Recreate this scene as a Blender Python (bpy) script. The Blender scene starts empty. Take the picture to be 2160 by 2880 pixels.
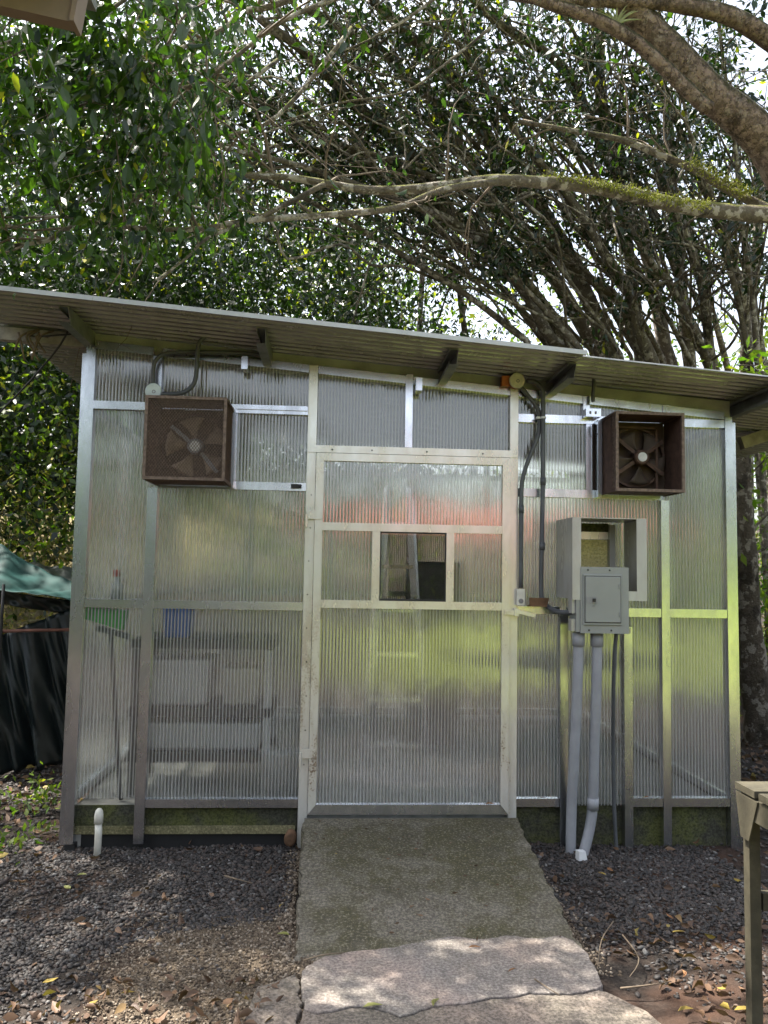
import bpy, math, random
import numpy as np
from mathutils import Vector, Matrix

random.seed(7)
rng = np.random.default_rng(7)
SC = bpy.context.scene
COL = SC.collection
R = math.radians

# ------------------------------------------------------------------ camera
FPX, PXW, PXH = 2200.0, 2160.0, 2880.0
YAW, PITCH, ROLL = R(3.647), R(4.327), R(1.0445)
CAM = np.array([0.0, -4.5, 1.54])
_fw = np.array([math.sin(YAW)*math.cos(PITCH), math.cos(YAW)*math.cos(PITCH), math.sin(PITCH)])
_r0 = np.array([math.cos(YAW), -math.sin(YAW), 0.0]); _u0 = np.cross(_r0, _fw)
_rt = math.cos(ROLL)*_r0 + math.sin(ROLL)*_u0
_up = -math.sin(ROLL)*_r0 + math.cos(ROLL)*_u0
cam_d = bpy.data.cameras.new('camera'); cam = bpy.data.objects.new('camera', cam_d); COL.objects.link(cam)
cam_d.sensor_fit = 'VERTICAL'; cam_d.sensor_height = 24.0; cam_d.lens = FPX/PXH*24.0
cam_d.clip_start = 0.05; cam_d.clip_end = 400.0
cam.matrix_world = Matrix(((_rt[0], _up[0], -_fw[0], CAM[0]), (_rt[1], _up[1], -_fw[1], CAM[1]),
                           (_rt[2], _up[2], -_fw[2], CAM[2]), (0, 0, 0, 1)))
SC.camera = cam

# ------------------------------------------------------------------ sky, sun, exposure
SUN = Vector((-0.40, 0.19, 0.90)).normalized()
world = bpy.data.worlds.new('World'); SC.world = world; world.use_nodes = True
wn = world.node_tree.nodes; wl = world.node_tree.links
sky = wn.new('ShaderNodeTexSky'); sky.sky_type = 'NISHITA'; sky.sun_disc = False
sky.sun_elevation = math.asin(SUN.z); sky.sun_rotation = math.atan2(SUN.x, SUN.y)
sky.air_density = 1.0; sky.dust_density = 4.0; sky.ozone_density = 1.0
haze_white = wn.new('ShaderNodeHueSaturation'); haze_white.inputs['Saturation'].default_value = 0.5      # thin white overcast
wl.new(sky.outputs[0], haze_white.inputs['Color']); wl.new(haze_white.outputs[0], wn['Background'].inputs[0]); wn['Background'].inputs[1].default_value = 0.15
sun_d = bpy.data.lights.new('sun', 'SUN'); sun_d.energy = 5.0; sun_d.angle = R(0.6); sun_d.color = (1.0, 0.94, 0.85)
sun = bpy.data.objects.new('sun', sun_d); COL.objects.link(sun)
sun.rotation_euler = SUN.to_track_quat('Z', 'Y').to_euler(); sun.location = (0, 0, 30)
SC.view_settings.view_transform = 'Standard'; SC.view_settings.look = 'None'
SC.view_settings.exposure = 1.75; SC.view_settings.gamma = 1.0; SC.view_settings.use_curve_mapping = False
SC.cycles.use_denoising = True
SC.cycles.max_bounces = 7; SC.cycles.transmission_bounces = 6; SC.cycles.transparent_max_bounces = 8
SC.cycles.use_adaptive_sampling = True; SC.cycles.adaptive_threshold = 0.02
SC.cycles.diffuse_bounces = 2; SC.cycles.glossy_bounces = 2
SC.cycles.sample_clamp_indirect = 6.0; SC.cycles.caustics_refractive = False; SC.cycles.caustics_reflective = False

# ------------------------------------------------------------------ helpers
K = 2160.0/1659.0
def ray(px, py):
    return _fw + _rt*(px*K-1080)/FPX - _up*(py*K-1440)/FPX
def W(px, py, Y=0.0):                       # point of the place at depth Y along a sight line
    d = ray(px, py); return CAM + d*((Y-CAM[1])/d[1])
def G(px, py, z=0.0):                       # point of the place at height z
    d = ray(px, py); return CAM + d*((z-CAM[2])/d[2])
def rad(wpx, P):                            # half-width of something wpx wide at P
    return wpx*K/2/FPX*float((P-CAM) @ _fw)

def wloc(o):
    L = np.zeros(3)
    while o is not None:
        L += np.array(o.location); o = o.parent
    return L

def tag(o, label=None, cat=None, group=None, kind=None):
    for k, v in (('label', label), ('category', cat), ('group', group), ('kind', kind)):
        if v: o[k] = v
    return o

def thing(name, loc, label, cat, group=None):
    o = bpy.data.objects.new(name, None); COL.objects.link(o); o.location = [float(c) for c in loc]
    o.empty_display_size = 0.1
    return tag(o, label, cat, group)

class MB:
    def __init__(s): s.v = []; s.f = []
    def hexa(s, p):
        b = len(s.v); s.v += [tuple(map(float, q)) for q in p]
        s.f += [(b, b+3, b+2, b+1), (b+4, b+5, b+6, b+7), (b, b+1, b+5, b+4), (b+1, b+2, b+6, b+5), (b+2, b+3, b+7, b+6), (b+3, b, b+4, b+7)]
        return s
    def box(s, x0, x1, y0, y1, z0, z1):
        return s.hexa([(x0,y0,z0),(x1,y0,z0),(x1,y1,z0),(x0,y1,z0),(x0,y0,z1),(x1,y0,z1),(x1,y1,z1),(x0,y1,z1)])
    def bar(s, a, b, w, h, up=(0,0,1)):
        a = Vector(a); b = Vector(b); d = (b-a).normalized(); u = Vector(up)
        sd = d.cross(u)
        if sd.length < 1e-4: sd = d.cross(Vector((1,0,0)))
        sd.normalize(); u = sd.cross(d); sd = sd*(w/2); u = u*(h/2)
        return s.hexa([a-sd-u, a+sd-u, b+sd-u, b-sd-u, a-sd+u, a+sd+u, b+sd+u, b-sd+u])
    def prism(s, poly, d):                   # poly: list of 3d points, d: extrusion vector
        b = len(s.v); n = len(poly); d = np.array(d, float)
        s.v += [tuple(map(float, p)) for p in poly] + [tuple(np.array(p, float)+d) for p in poly]
        s.f.append(tuple(range(b+n-1, b-1, -1))); s.f.append(tuple(range(b+n, b+2*n)))
        for i in range(n):
            j = (i+1) % n; s.f.append((b+i, b+j, b+n+j, b+n+i))
        return s
    def tube(s, path, radii, n=8, cap=True, wob=0.0):
        P = [Vector(map(float, p)) for p in path]; m = len(P)
        if not hasattr(radii, '__len__'): radii = [radii]*m
        b = len(s.v); T = [(P[min(i+1, m-1)]-P[max(i-1, 0)]).normalized() for i in range(m)]
        u = T[0].orthogonal().normalized()
        for i in range(m):
            u = (u - T[i]*u.dot(T[i])); u = u.normalized() if u.length > 1e-6 else T[i].orthogonal().normalized()
            w = T[i].cross(u)
            for k in range(n):
                a = 2*math.pi*k/n; r = radii[i]*(1+wob*random.uniform(-1, 1))
                s.v.append(tuple(P[i]+(u*math.cos(a)+w*math.sin(a))*r))
        for i in range(m-1):
            for k in range(n):
                k2 = (k+1) % n; s.f.append((b+i*n+k, b+i*n+k2, b+(i+1)*n+k2, b+(i+1)*n+k))
        if cap:
            s.f.append(tuple(b+k for k in range(n-1, -1, -1))); s.f.append(tuple(b+(m-1)*n+k for k in range(n)))
        return s
    def disc(s, c, nrm, r, t, n=24):
        c = Vector(c); nrm = Vector(nrm).normalized()
        return s.tube([c, c+nrm*t], [r, r], n)
    def ring(s, c, nrm, r0, r1, t, n=28):
        c = Vector(map(float, c)); nrm = Vector(nrm).normalized(); u = nrm.orthogonal().normalized(); w = nrm.cross(u); b = len(s.v)
        for k in range(n):
            a = 2*math.pi*k/n; e = u*math.cos(a)+w*math.sin(a)
            s.v += [tuple(c+e*r0), tuple(c+e*r1), tuple(c+e*r1+nrm*t), tuple(c+e*r0+nrm*t)]
        for k in range(n):
            q = b+4*k; p = b+4*((k+1) % n)
            for i in range(4):
                j = (i+1) % 4; s.f.append((q+i, p+i, p+j, q+j))
        return s
    def grid(s, fn, nu, nv):
        b = len(s.v)
        for i in range(nu+1):
            for j in range(nv+1): s.v.append(tuple(map(float, fn(i/nu, j/nv))))
        for i in range(nu):
            for j in range(nv):
                q = b+i*(nv+1)+j; s.f.append((q, q+nv+1, q+nv+2, q+1))
        return s
    def build(s, name, mat, parent=None, smooth=False, solid=0.0):
        L = wloc(parent)
        me = bpy.data.meshes.new(name); me.from_pydata([(x-L[0], y-L[1], z-L[2]) for x, y, z in s.v], [], s.f)
        if smooth: me.polygons.foreach_set('use_smooth', [True]*len(me.polygons))
        me.materials.append(mat); me.update()
        o = bpy.data.objects.new(name, me); COL.objects.link(o); o.parent = parent
        if solid:
            md = o.modifiers.new('solid', 'SOLIDIFY'); md.thickness = solid; md.offset = 0
        return o

def smooth_path(pts, per=4):
    P = [np.array(p, float) for p in pts]; out = []
    for i in range(len(P)-1):
        p0 = P[max(i-1, 0)]; p1 = P[i]; p2 = P[i+1]; p3 = P[min(i+2, len(P)-1)]
        for k in range(per):
            t = k/per
            out.append(0.5*((2*p1)+(-p0+p2)*t+(2*p0-5*p1+4*p2-p3)*t*t+(-p0+3*p1-3*p2+p3)*t**3))
    out.append(P[-1]); return out

def np_mesh(name, V, loops, starts, totals, mat, parent=None, smooth=False):
    L = wloc(parent); me = bpy.data.meshes.new(name)
    V = (V - L).astype(np.float32)
    me.vertices.add(len(V)); me.vertices.foreach_set('co', V.ravel())
    me.loops.add(len(loops)); me.loops.foreach_set('vertex_index', loops.astype(np.int32))
    me.polygons.add(len(starts)); me.polygons.foreach_set('loop_start', starts.astype(np.int32))
    if smooth: me.polygons.foreach_set('use_smooth', np.ones(len(starts), bool))
    me.materials.append(mat); me.update(calc_edges=True)
    o = bpy.data.objects.new(name, me); COL.objects.link(o); o.parent = parent
    return o

def unit(a): return a/np.maximum(np.linalg.norm(a, axis=-1, keepdims=True), 1e-9)

def leaf_geo(c, d, size, wid=0.42, fine=True, curl=0.12):
    """leaf blades: base points c, directions d, lengths size -> V, loops, starts, totals"""
    N = len(c); d = unit(d); s = unit(np.cross(d, rng.normal(size=(N, 3)))); n = np.cross(s, d)
    L = size[:, None]; w = L*wid*rng.uniform(0.8, 1.15, (N, 1)); cu = L*curl*rng.uniform(-0.6, 1.4, (N, 1))
    if fine:
        V = np.stack([c, c+d*L*.28+s*w*.44+n*cu*.7, c+d*L*.28-s*w*.44+n*cu*.7, c+d*L*.62+s*w*.40+n*cu*.6, c+d*L*.62-s*w*.40+n*cu*.6,
                      c+d*L-n*cu, c+d*L*.45], 1)
        base = np.array([0, 6, 1,  1, 6, 3,  6, 5, 3,  0, 2, 6,  2, 4, 6,  4, 5, 6]); nv = 7; k = 6
        loops = (base[None]+nv*np.arange(N)[:, None]).ravel(); starts = np.arange(N*k)*3; tot = np.full(N*k, 3)
    else:
        V = np.stack([c, c+d*L*.45+s*w*.5+n*cu, c+d*L, c+d*L*.45-s*w*.5+n*cu], 1)
        base = np.array([0, 1, 2, 3]); nv = 4
        loops = (base[None]+nv*np.arange(N)[:, None]).ravel(); starts = np.arange(N)*4; tot = np.full(N, 4)
    return V.reshape(-1, 3), loops, starts, tot

HOLES = []                                   # canopy leaves cut away along the sun's path to place sun spots on the ground
def gaps(c, d, size):
    c = np.asarray(c); S = np.array(SUN); gxy = c[:, :2]-S[None, :2]*(c[:, 2:3]/S[2]); keep = np.ones(len(c), bool)
    for x, y, rx, ry in HOLES:
        keep &= ~((((gxy[:, 0]-x)/(rx+.11))**2+((gxy[:, 1]-y)/(ry+.11))**2 < 1) & (c[:, 2] > 2.2))
    return c[keep], np.asarray(d)[keep], np.asarray(size)[keep]
def leaves(name, c, d, size, mat, parent, fine=False, wid=0.42, curl=0.12):
    c, d, size = gaps(c, d, size)
    o = np_mesh(name, *leaf_geo(np.asarray(c), np.asarray(d), np.asarray(size), wid, fine, curl), mat, parent)
    o['kind'] = 'stuff'; return o

# ------------------------------------------------------------------ materials
MATS = {}
class NT:
    def __init__(s, name):
        s.m = bpy.data.materials.new(name); s.m.use_nodes = True; s.t = s.m.node_tree; s.n = s.t.nodes; s.l = s.t.links
        s.out = s.n['Material Output']; s.p = s.n['Principled BSDF']; s.pos = None; MATS[name] = s.m
    def new(s, t, **kw):
        n = s.n.new(t)
        for k, v in kw.items(): setattr(n, k, v)
        return n
    def link(s, a, b): s.l.new(a, b)
    def set(s, node, **kw):
        for k, v in kw.items():
            i = node.inputs[k.replace('_', ' ')]
            if hasattr(v, 'is_linked') or isinstance(v, bpy.types.NodeSocket): s.l.new(v, i)
            else: i.default_value = v
        return node
    def P(s):
        if s.pos is None: s.pos = s.new('ShaderNodeNewGeometry')
        return s.pos.outputs['Position']
    def noise(s, scale, detail=4.0, rough=0.55, stretch=None, out=0):
        n = s.new('ShaderNodeTexNoise'); n.inputs['Scale'].default_value = scale; n.inputs['Detail'].default_value = detail
        n.inputs['Roughness'].default_value = rough
        v = s.P()
        if stretch:
            m = s.new('ShaderNodeMapping'); m.inputs['Scale'].default_value = stretch; s.link(v, m.inputs[0]); v = m.outputs[0]
        s.link(v, n.inputs['Vector']); return n.outputs[out]
    def voro(s, scale, feature='F1', out='Distance'):
        n = s.new('ShaderNodeTexVoronoi'); n.feature = feature; n.inputs['Scale'].default_value = scale
        s.link(s.P(), n.inputs['Vector']); return n.outputs[out]
    def ramp(s, fac, stops):
        r = s.new('ShaderNodeValToRGB'); e = r.color_ramp.elements
        while len(e) < len(stops): e.new(0.5)
        for k, (p, c) in enumerate(stops):
            e[k].position = p; e[k].color = (*c, 1) if not hasattr(c, '__len__') or len(c) == 3 else c
        s.link(fac, r.inputs[0]); return r.outputs[0]
    def g(s, fac, a, b):                      # grey ramp a..b -> 0..1
        m = s.new('ShaderNodeMapRange'); m.inputs[1].default_value = a; m.inputs[2].default_value = b
        s.link(fac, m.inputs[0]); return m.outputs[0]
    def mix(s, fac, a, b, mode='MIX'):
        m = s.new('ShaderNodeMix', data_type='RGBA', blend_type=mode)
        for sock, v in ((m.inputs[0], fac), (m.inputs[6], a), (m.inputs[7], b)):
            if isinstance(v, bpy.types.NodeSocket): s.link(v, sock)
            elif hasattr(v, '__len__'): sock.default_value = (*v, 1) if len(v) == 3 else v
            else: sock.default_value = v
        return m.outputs[2]
    def math(s, op, a, b=0.0, c=0.0):
        m = s.new('ShaderNodeMath', operation=op)
        for k, v in enumerate((a, b, c)):
            if isinstance(v, bpy.types.NodeSocket): s.link(v, m.inputs[k])
            else: m.inputs[k].default_value = v
        return m.outputs[0]
    def xyz(s, v):
        n = s.new('ShaderNodeSeparateXYZ'); s.link(v, n.inputs[0]); return n.outputs
    def bump(s, h, strength=0.4, dist=0.01):
        b = s.new('ShaderNodeBump'); b.inputs['Strength'].default_value = strength; b.inputs['Distance'].default_value = dist
        s.link(h, b.inputs['Height']); s.link(b.outputs[0], s.p.inputs['Normal']); return b.outputs[0]
    def base(s, col, rough=0.6, metal=0.0, spec=0.5):
        i = s.p.inputs
        if isinstance(col, bpy.types.NodeSocket): s.link(col, i['Base Color'])
        else: i['Base Color'].default_value = (*col, 1)
        if isinstance(rough, bpy.types.NodeSocket): s.link(rough, i['Roughness'])
        else: i['Roughness'].default_value = rough
        i['Metallic'].default_value = metal; i['Specular IOR Level'].default_value = spec
        return s

def m_simple(name, col, rough=0.6, metal=0.0, var=0.25, scale=12, spec=0.4, bump=0.0):
    t = NT(name); n = t.noise(scale, 5, 0.6)
    c = t.mix(t.g(n, .3, .7), tuple(x*(1-var) for x in col), tuple(min(1, x*(1+var)) for x in col))
    t.base(c, rough, metal, spec)
    if bump: t.bump(t.noise(scale*6, 4), bump, 0.004)
    return t.m

def m_alu(name, col, stain, rust=0.0, metal=0.75):
    t = NT(name)
    n1 = t.noise(5, 6, 0.65, (1, 1, 0.35)); n2 = t.noise(26, 5, 0.6, (1, 1, .4)); n3 = t.noise(90, 4, 0.7)
    c = t.mix(t.g(n1, .38, .68), col, stain)
    c = t.mix(t.math('MULTIPLY', t.g(n2, .52, .8), 0.22), c, (0.36, 0.36, 0.33))
    if rust:
        z = t.xyz(t.P())[2]
        m = t.math('MULTIPLY', t.g(t.math('ADD', t.math('MULTIPLY', n3, .35), t.math('MULTIPLY', n1, .75)), .575, .62), t.g(t.math('ADD', z, t.math('MULTIPLY', n1, 1.6)), 2.4, 1.2))
        c = t.mix(t.math('MULTIPLY', m, rust), c, (0.16, 0.075, 0.03))
    t.base(c, t.math('MULTIPLY_ADD', n1, .30, .10), metal)
    t.bump(n1, 0.10, 0.004); return t.m

def m_panel(name, gloss=2.4, grime=0.0, white=0.30, period=0.0190, rough=0.26):
    """ribbed twin-wall polycarbonate: clear channels, milky webs, glossy skin; ribs run vertically"""
    t = NT(name); X = t.xyz(t.P()); nw = t.noise(2.2, 3, 0.5, (1, 1, 0.25))
    wob = t.math('MULTIPLY', nw, 0.012)
    ph = t.math('MULTIPLY', t.math('ADD', t.math('ADD', X[0], X[1]), wob), 2*math.pi/period)
    st = t.math('MULTIPLY_ADD', t.math('SINE', ph), 0.5, 0.5)
    bh = t.math('ADD', t.math('MULTIPLY', st, 0.0009), t.math('MULTIPLY', t.noise(3.0, 3, 0.5, (1, 1, .6)), 0.007))
    b = t.new('ShaderNodeBump'); b.inputs['Strength'].default_value = 0.55; b.inputs['Distance'].default_value = 1.0
    t.link(bh, b.inputs['Height']); nrm = b.outputs[0]
    refr = t.new('ShaderNodeBsdfRefraction'); t.set(refr, Color=(0.93, 0.95, 0.93, 1), Roughness=rough, IOR=1.16, Normal=nrm)
    clear = t.new('ShaderNodeBsdfTransparent'); t.set(clear, Color=(0.9, 0.92, 0.9, 1))
    thr = t.new('ShaderNodeMixShader'); t.set(thr, Fac=0.36); t.link(refr.outputs[0], thr.inputs[1]); t.link(clear.outputs[0], thr.inputs[2])
    dirt = t.noise(7, 6, 0.65, (1, 1, 0.4))
    wcol = t.mix(t.g(dirt, .35, .75), (0.84, 0.85, 0.83), (0.66, 0.66, 0.60))
    tr = t.new('ShaderNodeBsdfTranslucent'); t.link(wcol, tr.inputs[0])
    df = t.new('ShaderNodeBsdfDiffuse'); t.link(wcol, df.inputs[0])
    milk = t.new('ShaderNodeMixShader'); t.set(milk, Fac=0.50); t.link(tr.outputs[0], milk.inputs[1]); t.link(df.outputs[0], milk.inputs[2])
    f = t.math('MULTIPLY_ADD', t.math('POWER', st, 2.0), 0.52, white*0.24)
    f = t.math('ADD', f, t.math('MULTIPLY', t.g(dirt, .5, .8), 0.10))
    if grime:
        f = t.math('ADD', f, t.math('MULTIPLY', t.g(t.math('ADD', X[2], t.math('MULTIPLY', dirt, .3)), 0.95, 0.35), grime))
    f = t.math('MINIMUM', f, 0.95)
    body = t.new('ShaderNodeMixShader'); t.link(f, body.inputs[0]); t.link(thr.outputs[0], body.inputs[1]); t.link(milk.outputs[0], body.inputs[2])
    gl = t.new('ShaderNodeBsdfGlossy'); t.set(gl, Color=(0.95, 0.95, 0.95, 1), Roughness=0.09, Normal=nrm)
    fr = t.new('ShaderNodeFresnel'); t.set(fr, IOR=1.58, Normal=nrm)
    ff = t.math('MINIMUM', t.math('MULTIPLY', fr.outputs[0], gloss), 0.9)
    top = t.new('ShaderNodeMixShader'); t.link(ff, top.inputs[0]); t.link(body.outputs[0], top.inputs[1]); t.link(gl.outputs[0], top.inputs[2])
    thru = t.new('ShaderNodeBsdfTransparent'); fin = t.new('ShaderNodeMixShader')          # the far skin of the sheet adds nothing of its own
    t.link(t.pos.outputs['Backfacing'], fin.inputs[0]); t.link(top.outputs[0], fin.inputs[1]); t.link(thru.outputs[0], fin.inputs[2])
    t.link(fin.outputs[0], t.out.inputs[0]); return t.m

def m_leaf(name, dark, light, yellow=(0.30, 0.28, 0.03), trans=0.4, rough=0.38, yfrac=0.02, spec=0.5):
    t = NT(name); g = t.new('ShaderNodeNewGeometry'); rnd = g.outputs['Random Per Island']
    c = t.ramp(rnd, [(0.0, dark), (0.55, tuple((a+b)/2 for a, b in zip(dark, light))), (1-yfrac-.02, light), (1-yfrac, yellow)])
    t.base(c, rough, 0, spec)
    tl = t.new('ShaderNodeBsdfTranslucent'); tc = t.mix(1.0, c, (1.5, 1.9, 0.45), 'MULTIPLY'); t.link(tc, tl.inputs[0])
    m = t.new('ShaderNodeMixShader'); m.inputs[0].default_value = trans
    t.link(t.p.outputs[0], m.inputs[1]); t.link(tl.outputs[0], m.inputs[2]); t.link(m.outputs[0], t.out.inputs[0]); return t.m

def m_bark(name, col, lichen=0.4, moss=0.5, mc=((0.07, 0.085, 0.012), (0.20, 0.20, 0.03)), mn=2.4, flake=0.0):
    t = NT(name); g = t.new('ShaderNodeNewGeometry'); n = t.noise(9, 6, .6); f = t.noise(45, 5, .65)
    c = t.mix(t.g(f, .3, .7), tuple(x*.55 for x in col), col)
    lp = t.math('MULTIPLY', t.g(t.noise(11, 4, .6), .53, .57), lichen)
    c = t.mix(lp, c, t.mix(.5, (0.50, 0.48, 0.43), tuple(min(.6, x*1.8) for x in col)))
    c = t.mix(t.math('MULTIPLY', t.g(t.noise(4.3, 5, .65), .55, .62), .8), c, tuple(x*.22 for x in col))
    nz = t.xyz(g.outputs['Normal'])[2]
    mo = t.math('MULTIPLY', t.g(t.math('ADD', nz, t.math('MULTIPLY', t.math('SUBTRACT', n, .5), mn)), 0.35 if not flake else -.05, 0.85 if not flake else .3), moss)
    c = t.mix(mo, c, t.mix(t.g(f, .3, .7), *mc))
    h = t.math('ADD', f, n)
    if flake:
        e = t.g(t.noise(19, 9, .72), .47, .51); c = t.mix(t.math('MULTIPLY', e, flake*.55), c, tuple(min(.6, x*1.5) for x in col)); h = t.math('ADD', h, t.math('MULTIPLY', e, .5))
        q = t.g(t.noise(30, 6, .7, (1, .6, 1)), .56, .60); c = t.mix(t.math('MULTIPLY', q, flake*.7), c, tuple(x*.25 for x in col)); c = t.mix(mo, c, t.mix(t.g(f, .3, .7), *mc))
    t.base(c, 0.85, 0, .2); t.bump(h, 0.9, 0.03); return t.m

ALU = m_alu('weathered_aluminium', (0.78, 0.80, 0.86), (0.45, 0.465, 0.50), metal=1.0)
ALU_D = m_alu('stained_door_aluminium', (0.78, 0.77, 0.72), (0.60, 0.56, 0.44), rust=0.9, metal=0.45)
GALV = m_alu('galvanised_roof_steel', (0.34, 0.34, 0.33), (0.23, 0.23, 0.215), metal=0.3)
CHAN = m_simple('painted_purlin_steel', (0.20, 0.21, 0.21), 0.5, 0.3)
PANEL = m_panel('ribbed_polycarbonate', white=0.30)
PANEL_D = m_panel('door_polycarbonate', gloss=3.8, grime=0.30, white=0.16)
FASCIA = m_simple('grey_green_fascia', (0.30, 0.30, 0.28), 0.6, 0.2, 0.3, 6)
def m_concrete(name, col, moss, mossc=(0.05, 0.055, 0.018), speck=0.6, scale=1.0, pink=0.0):
    t = NT(name); a = t.noise(2.2*scale, 6, .62); b = t.noise(85, 3, .75); c2 = t.noise(11, 6, .65); v = t.noise(38, 5, .7)
    c = t.mix(t.g(a, .3, .7), tuple(x*.72 for x in col), col)
    if pink: c = t.mix(t.math('MULTIPLY', t.g(t.noise(3.1, 4), .45, .65), pink), c, (0.44, 0.33, 0.27))
    c = t.mix(t.math('MULTIPLY', t.g(t.math('ADD', a, t.math('MULTIPLY', c2, .5)), .64, .86), moss), c, mossc)
    c = t.mix(t.math('MULTIPLY', t.g(t.noise(4.2*scale, 5, .7), .52, .66), .45), c, tuple(x*.4 for x in col))
    c = t.mix(t.math('MULTIPLY', t.g(b, .50, .58), speck), c, tuple(x*.25 for x in col))
    c = t.mix(t.math('MULTIPLY', t.g(b, .45, .38), speck*.7), c, tuple(min(.7, x*1.7) for x in col))
    t.base(c, .9, 0, .25); t.bump(t.math('ADD', t.math('MULTIPLY', b, .6), t.math('ADD', c2, v)), .55, .012); return t.m
RAMP = m_concrete('mossy_ramp_concrete', (0.21, 0.188, 0.150), 0.9, (0.072, 0.066, 0.026), speck=.6, scale=.8)
SLABM = m_concrete('pale_cracked_cement', (0.30, 0.265, 0.24), 0.25, speck=.5, pink=.6)
SLABM2 = m_concrete('rough_brown_cement', (0.20, 0.172, 0.145), 0.2, speck=.6, pink=.3)
PLINTH = m_concrete('damp_mossy_block', (0.075, 0.075, 0.055), 0.9, (0.10, 0.11, 0.03), speck=.6, scale=2.)
BOARD = m_concrete('mouldy_pale_board', (0.30, 0.27, 0.15), 0.6, (0.06, 0.06, 0.02), speck=.5)
RUSTY = m_simple('rusty_brown_steel', (0.092, 0.054, 0.038), 0.7, 0.2, 0.45, 18, bump=.3)
RUSTL = m_simple('pale_worn_rusty_edge', (0.16, 0.115, 0.088), 0.7, 0.2, 0.5, 60, bump=.3)
BROWNBACK = m_simple('dark_brown_fan_back', (0.07, 0.045, 0.03), 0.75, 0.0, .3, 9)
BLADE = m_simple('dusty_fan_blade', (0.27, 0.20, 0.14), 0.6, 0.1, .3, 14)
FGREY = m_simple('grey_fan_motor', (0.23, 0.23, 0.24), 0.5, 0.3, .2)
CAPW = m_simple('white_hub_cap', (0.62, 0.62, 0.60), 0.45, 0.0, .15, 60)
PVCG = m_simple('grey_pvc', (0.30, 0.31, 0.33), 0.42, 0.0, .12, 8)
PVCD = m_simple('dark_grey_conduit', (0.085, 0.09, 0.095), 0.45, 0.0, .2, 9)
PVCW = m_simple('cream_pvc', (0.66, 0.64, 0.55), 0.5, 0.0, .12, 20)
BREAK = m_simple('grey_enamel', (0.25, 0.26, 0.25), 0.42, 0.15, .06, 5)
BLACK = m_simple('black_plastic', (0.018, 0.018, 0.018), 0.5, 0, .2)
DISCB = m_simple('pale_blue_plastic_cover', (0.62, 0.70, 0.70), 0.45, 0, .12, 30)
DISCC = m_simple('cream_plastic_cover', (0.58, 0.55, 0.42), 0.5, 0, .15, 30)
WOOD = m_simple('weathered_table_wood', (0.068, 0.060, 0.038), 0.75, 0, .45, 9, bump=.4)
BEAMW = m_simple('brown_painted_beam', (0.25, 0.19, 0.15), 0.7, 0, .18, 5, bump=.2)
GREYW = m_simple('grey_weathered_timber', (0.33, 0.31, 0.29), 0.8, 0, .4, 10, bump=.4)
TARPG = m_simple('green_tarpaulin', (0.006, 0.040, 0.036), 0.62, 0, .35, 5, spec=.2)
TARPK = m_simple('black_tarpaulin', (0.014, 0.020, 0.020), 0.36, 0, .4, 4)
WHITEP = m_simple('white_plastic', (0.75, 0.76, 0.75), 0.45, 0, .08)
BLUEP = m_simple('blue_plastic', (0.05, 0.18, 0.70), 0.4, 0, .1)
GREENP = m_simple('green_bristle', (0.04, 0.42, 0.05), 0.6, 0, .25, 40)
REDP = m_simple('red_plastic', (0.55, 0.03, 0.02), 0.5, 0, .1)
DARKW = m_simple('dark_shelf_board', (0.035, 0.035, 0.032), 0.6, 0, .2)
ORANGE = m_simple('orange_plastic', (0.42, 0.12, 0.03), 0.6, 0, .2)
STONEB = m_simple('brown_stone', (0.16, 0.09, 0.05), 0.85, 0, .4, 20, bump=.5)
REDROOF = m_simple('red_roof_sheet', (0.42, 0.13, 0.09), 0.5, 0, .12, 3)
t = NT('smoked_window_glass'); t.base((0.02, 0.02, 0.02), 0.04, 0, 0.5)
_tr = t.new('ShaderNodeBsdfTransparent'); t.set(_tr, Color=(0.72, 0.72, 0.70, 1)); _gl = t.new('ShaderNodeBsdfGlossy'); t.set(_gl, Color=(.9, .9, .9, 1), Roughness=0.02)
_fr = t.new('ShaderNodeFresnel'); t.set(_fr, IOR=1.52); _mx = t.new('ShaderNodeMixShader')
t.link(t.math('MINIMUM', t.math('MULTIPLY', _fr.outputs[0], 2.0), .9), _mx.inputs[0]); t.link(_tr.outputs[0], _mx.inputs[1]); t.link(_gl.outputs[0], _mx.inputs[2]); t.link(_mx.outputs[0], t.out.inputs[0])
GLASS = t.m
BARK = m_bark('grey_lichen_bark', (0.20, 0.172, 0.137), .9, .5)
BARKB = m_bark('pinkish_flaking_bark', (0.25, 0.185, 0.147), .5, .85, ((.025, .024, .014), (.085, .08, .03)), 1.3, 1.0)
BARKD = m_bark('dark_mossy_bark', (0.13, 0.11, 0.085), .7, .3)
LIMBB = m_bark('pale_lichen_limb_bark', (0.20, 0.168, 0.125), .95, .85)
TWIG = m_simple('pale_twig_bark', (0.15, 0.115, 0.08), .85, 0, .4, 15)
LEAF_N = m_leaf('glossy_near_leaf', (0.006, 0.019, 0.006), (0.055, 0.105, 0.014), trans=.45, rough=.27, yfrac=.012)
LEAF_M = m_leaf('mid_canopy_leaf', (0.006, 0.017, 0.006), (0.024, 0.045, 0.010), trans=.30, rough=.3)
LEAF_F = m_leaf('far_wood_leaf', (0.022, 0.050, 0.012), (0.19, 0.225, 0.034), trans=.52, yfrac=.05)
LEAF_Y = m_leaf('bright_undergrowth_leaf', (0.055, 0.11, 0.014), (0.16, 0.20, 0.03), trans=.5, yfrac=.05)
LEAF_DRY = m_leaf('dry_hillside_scrub', (0.11, 0.10, 0.04), (0.27, 0.24, 0.10), (0.32, 0.24, 0.08), trans=.25, rough=.7, yfrac=.2)
LITTER = m_leaf('fallen_brown_leaf', (0.06, 0.032, 0.018), (0.17, 0.10, 0.058), (0.30, 0.22, 0.05), trans=.1, rough=.6, yfrac=.03)
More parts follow.
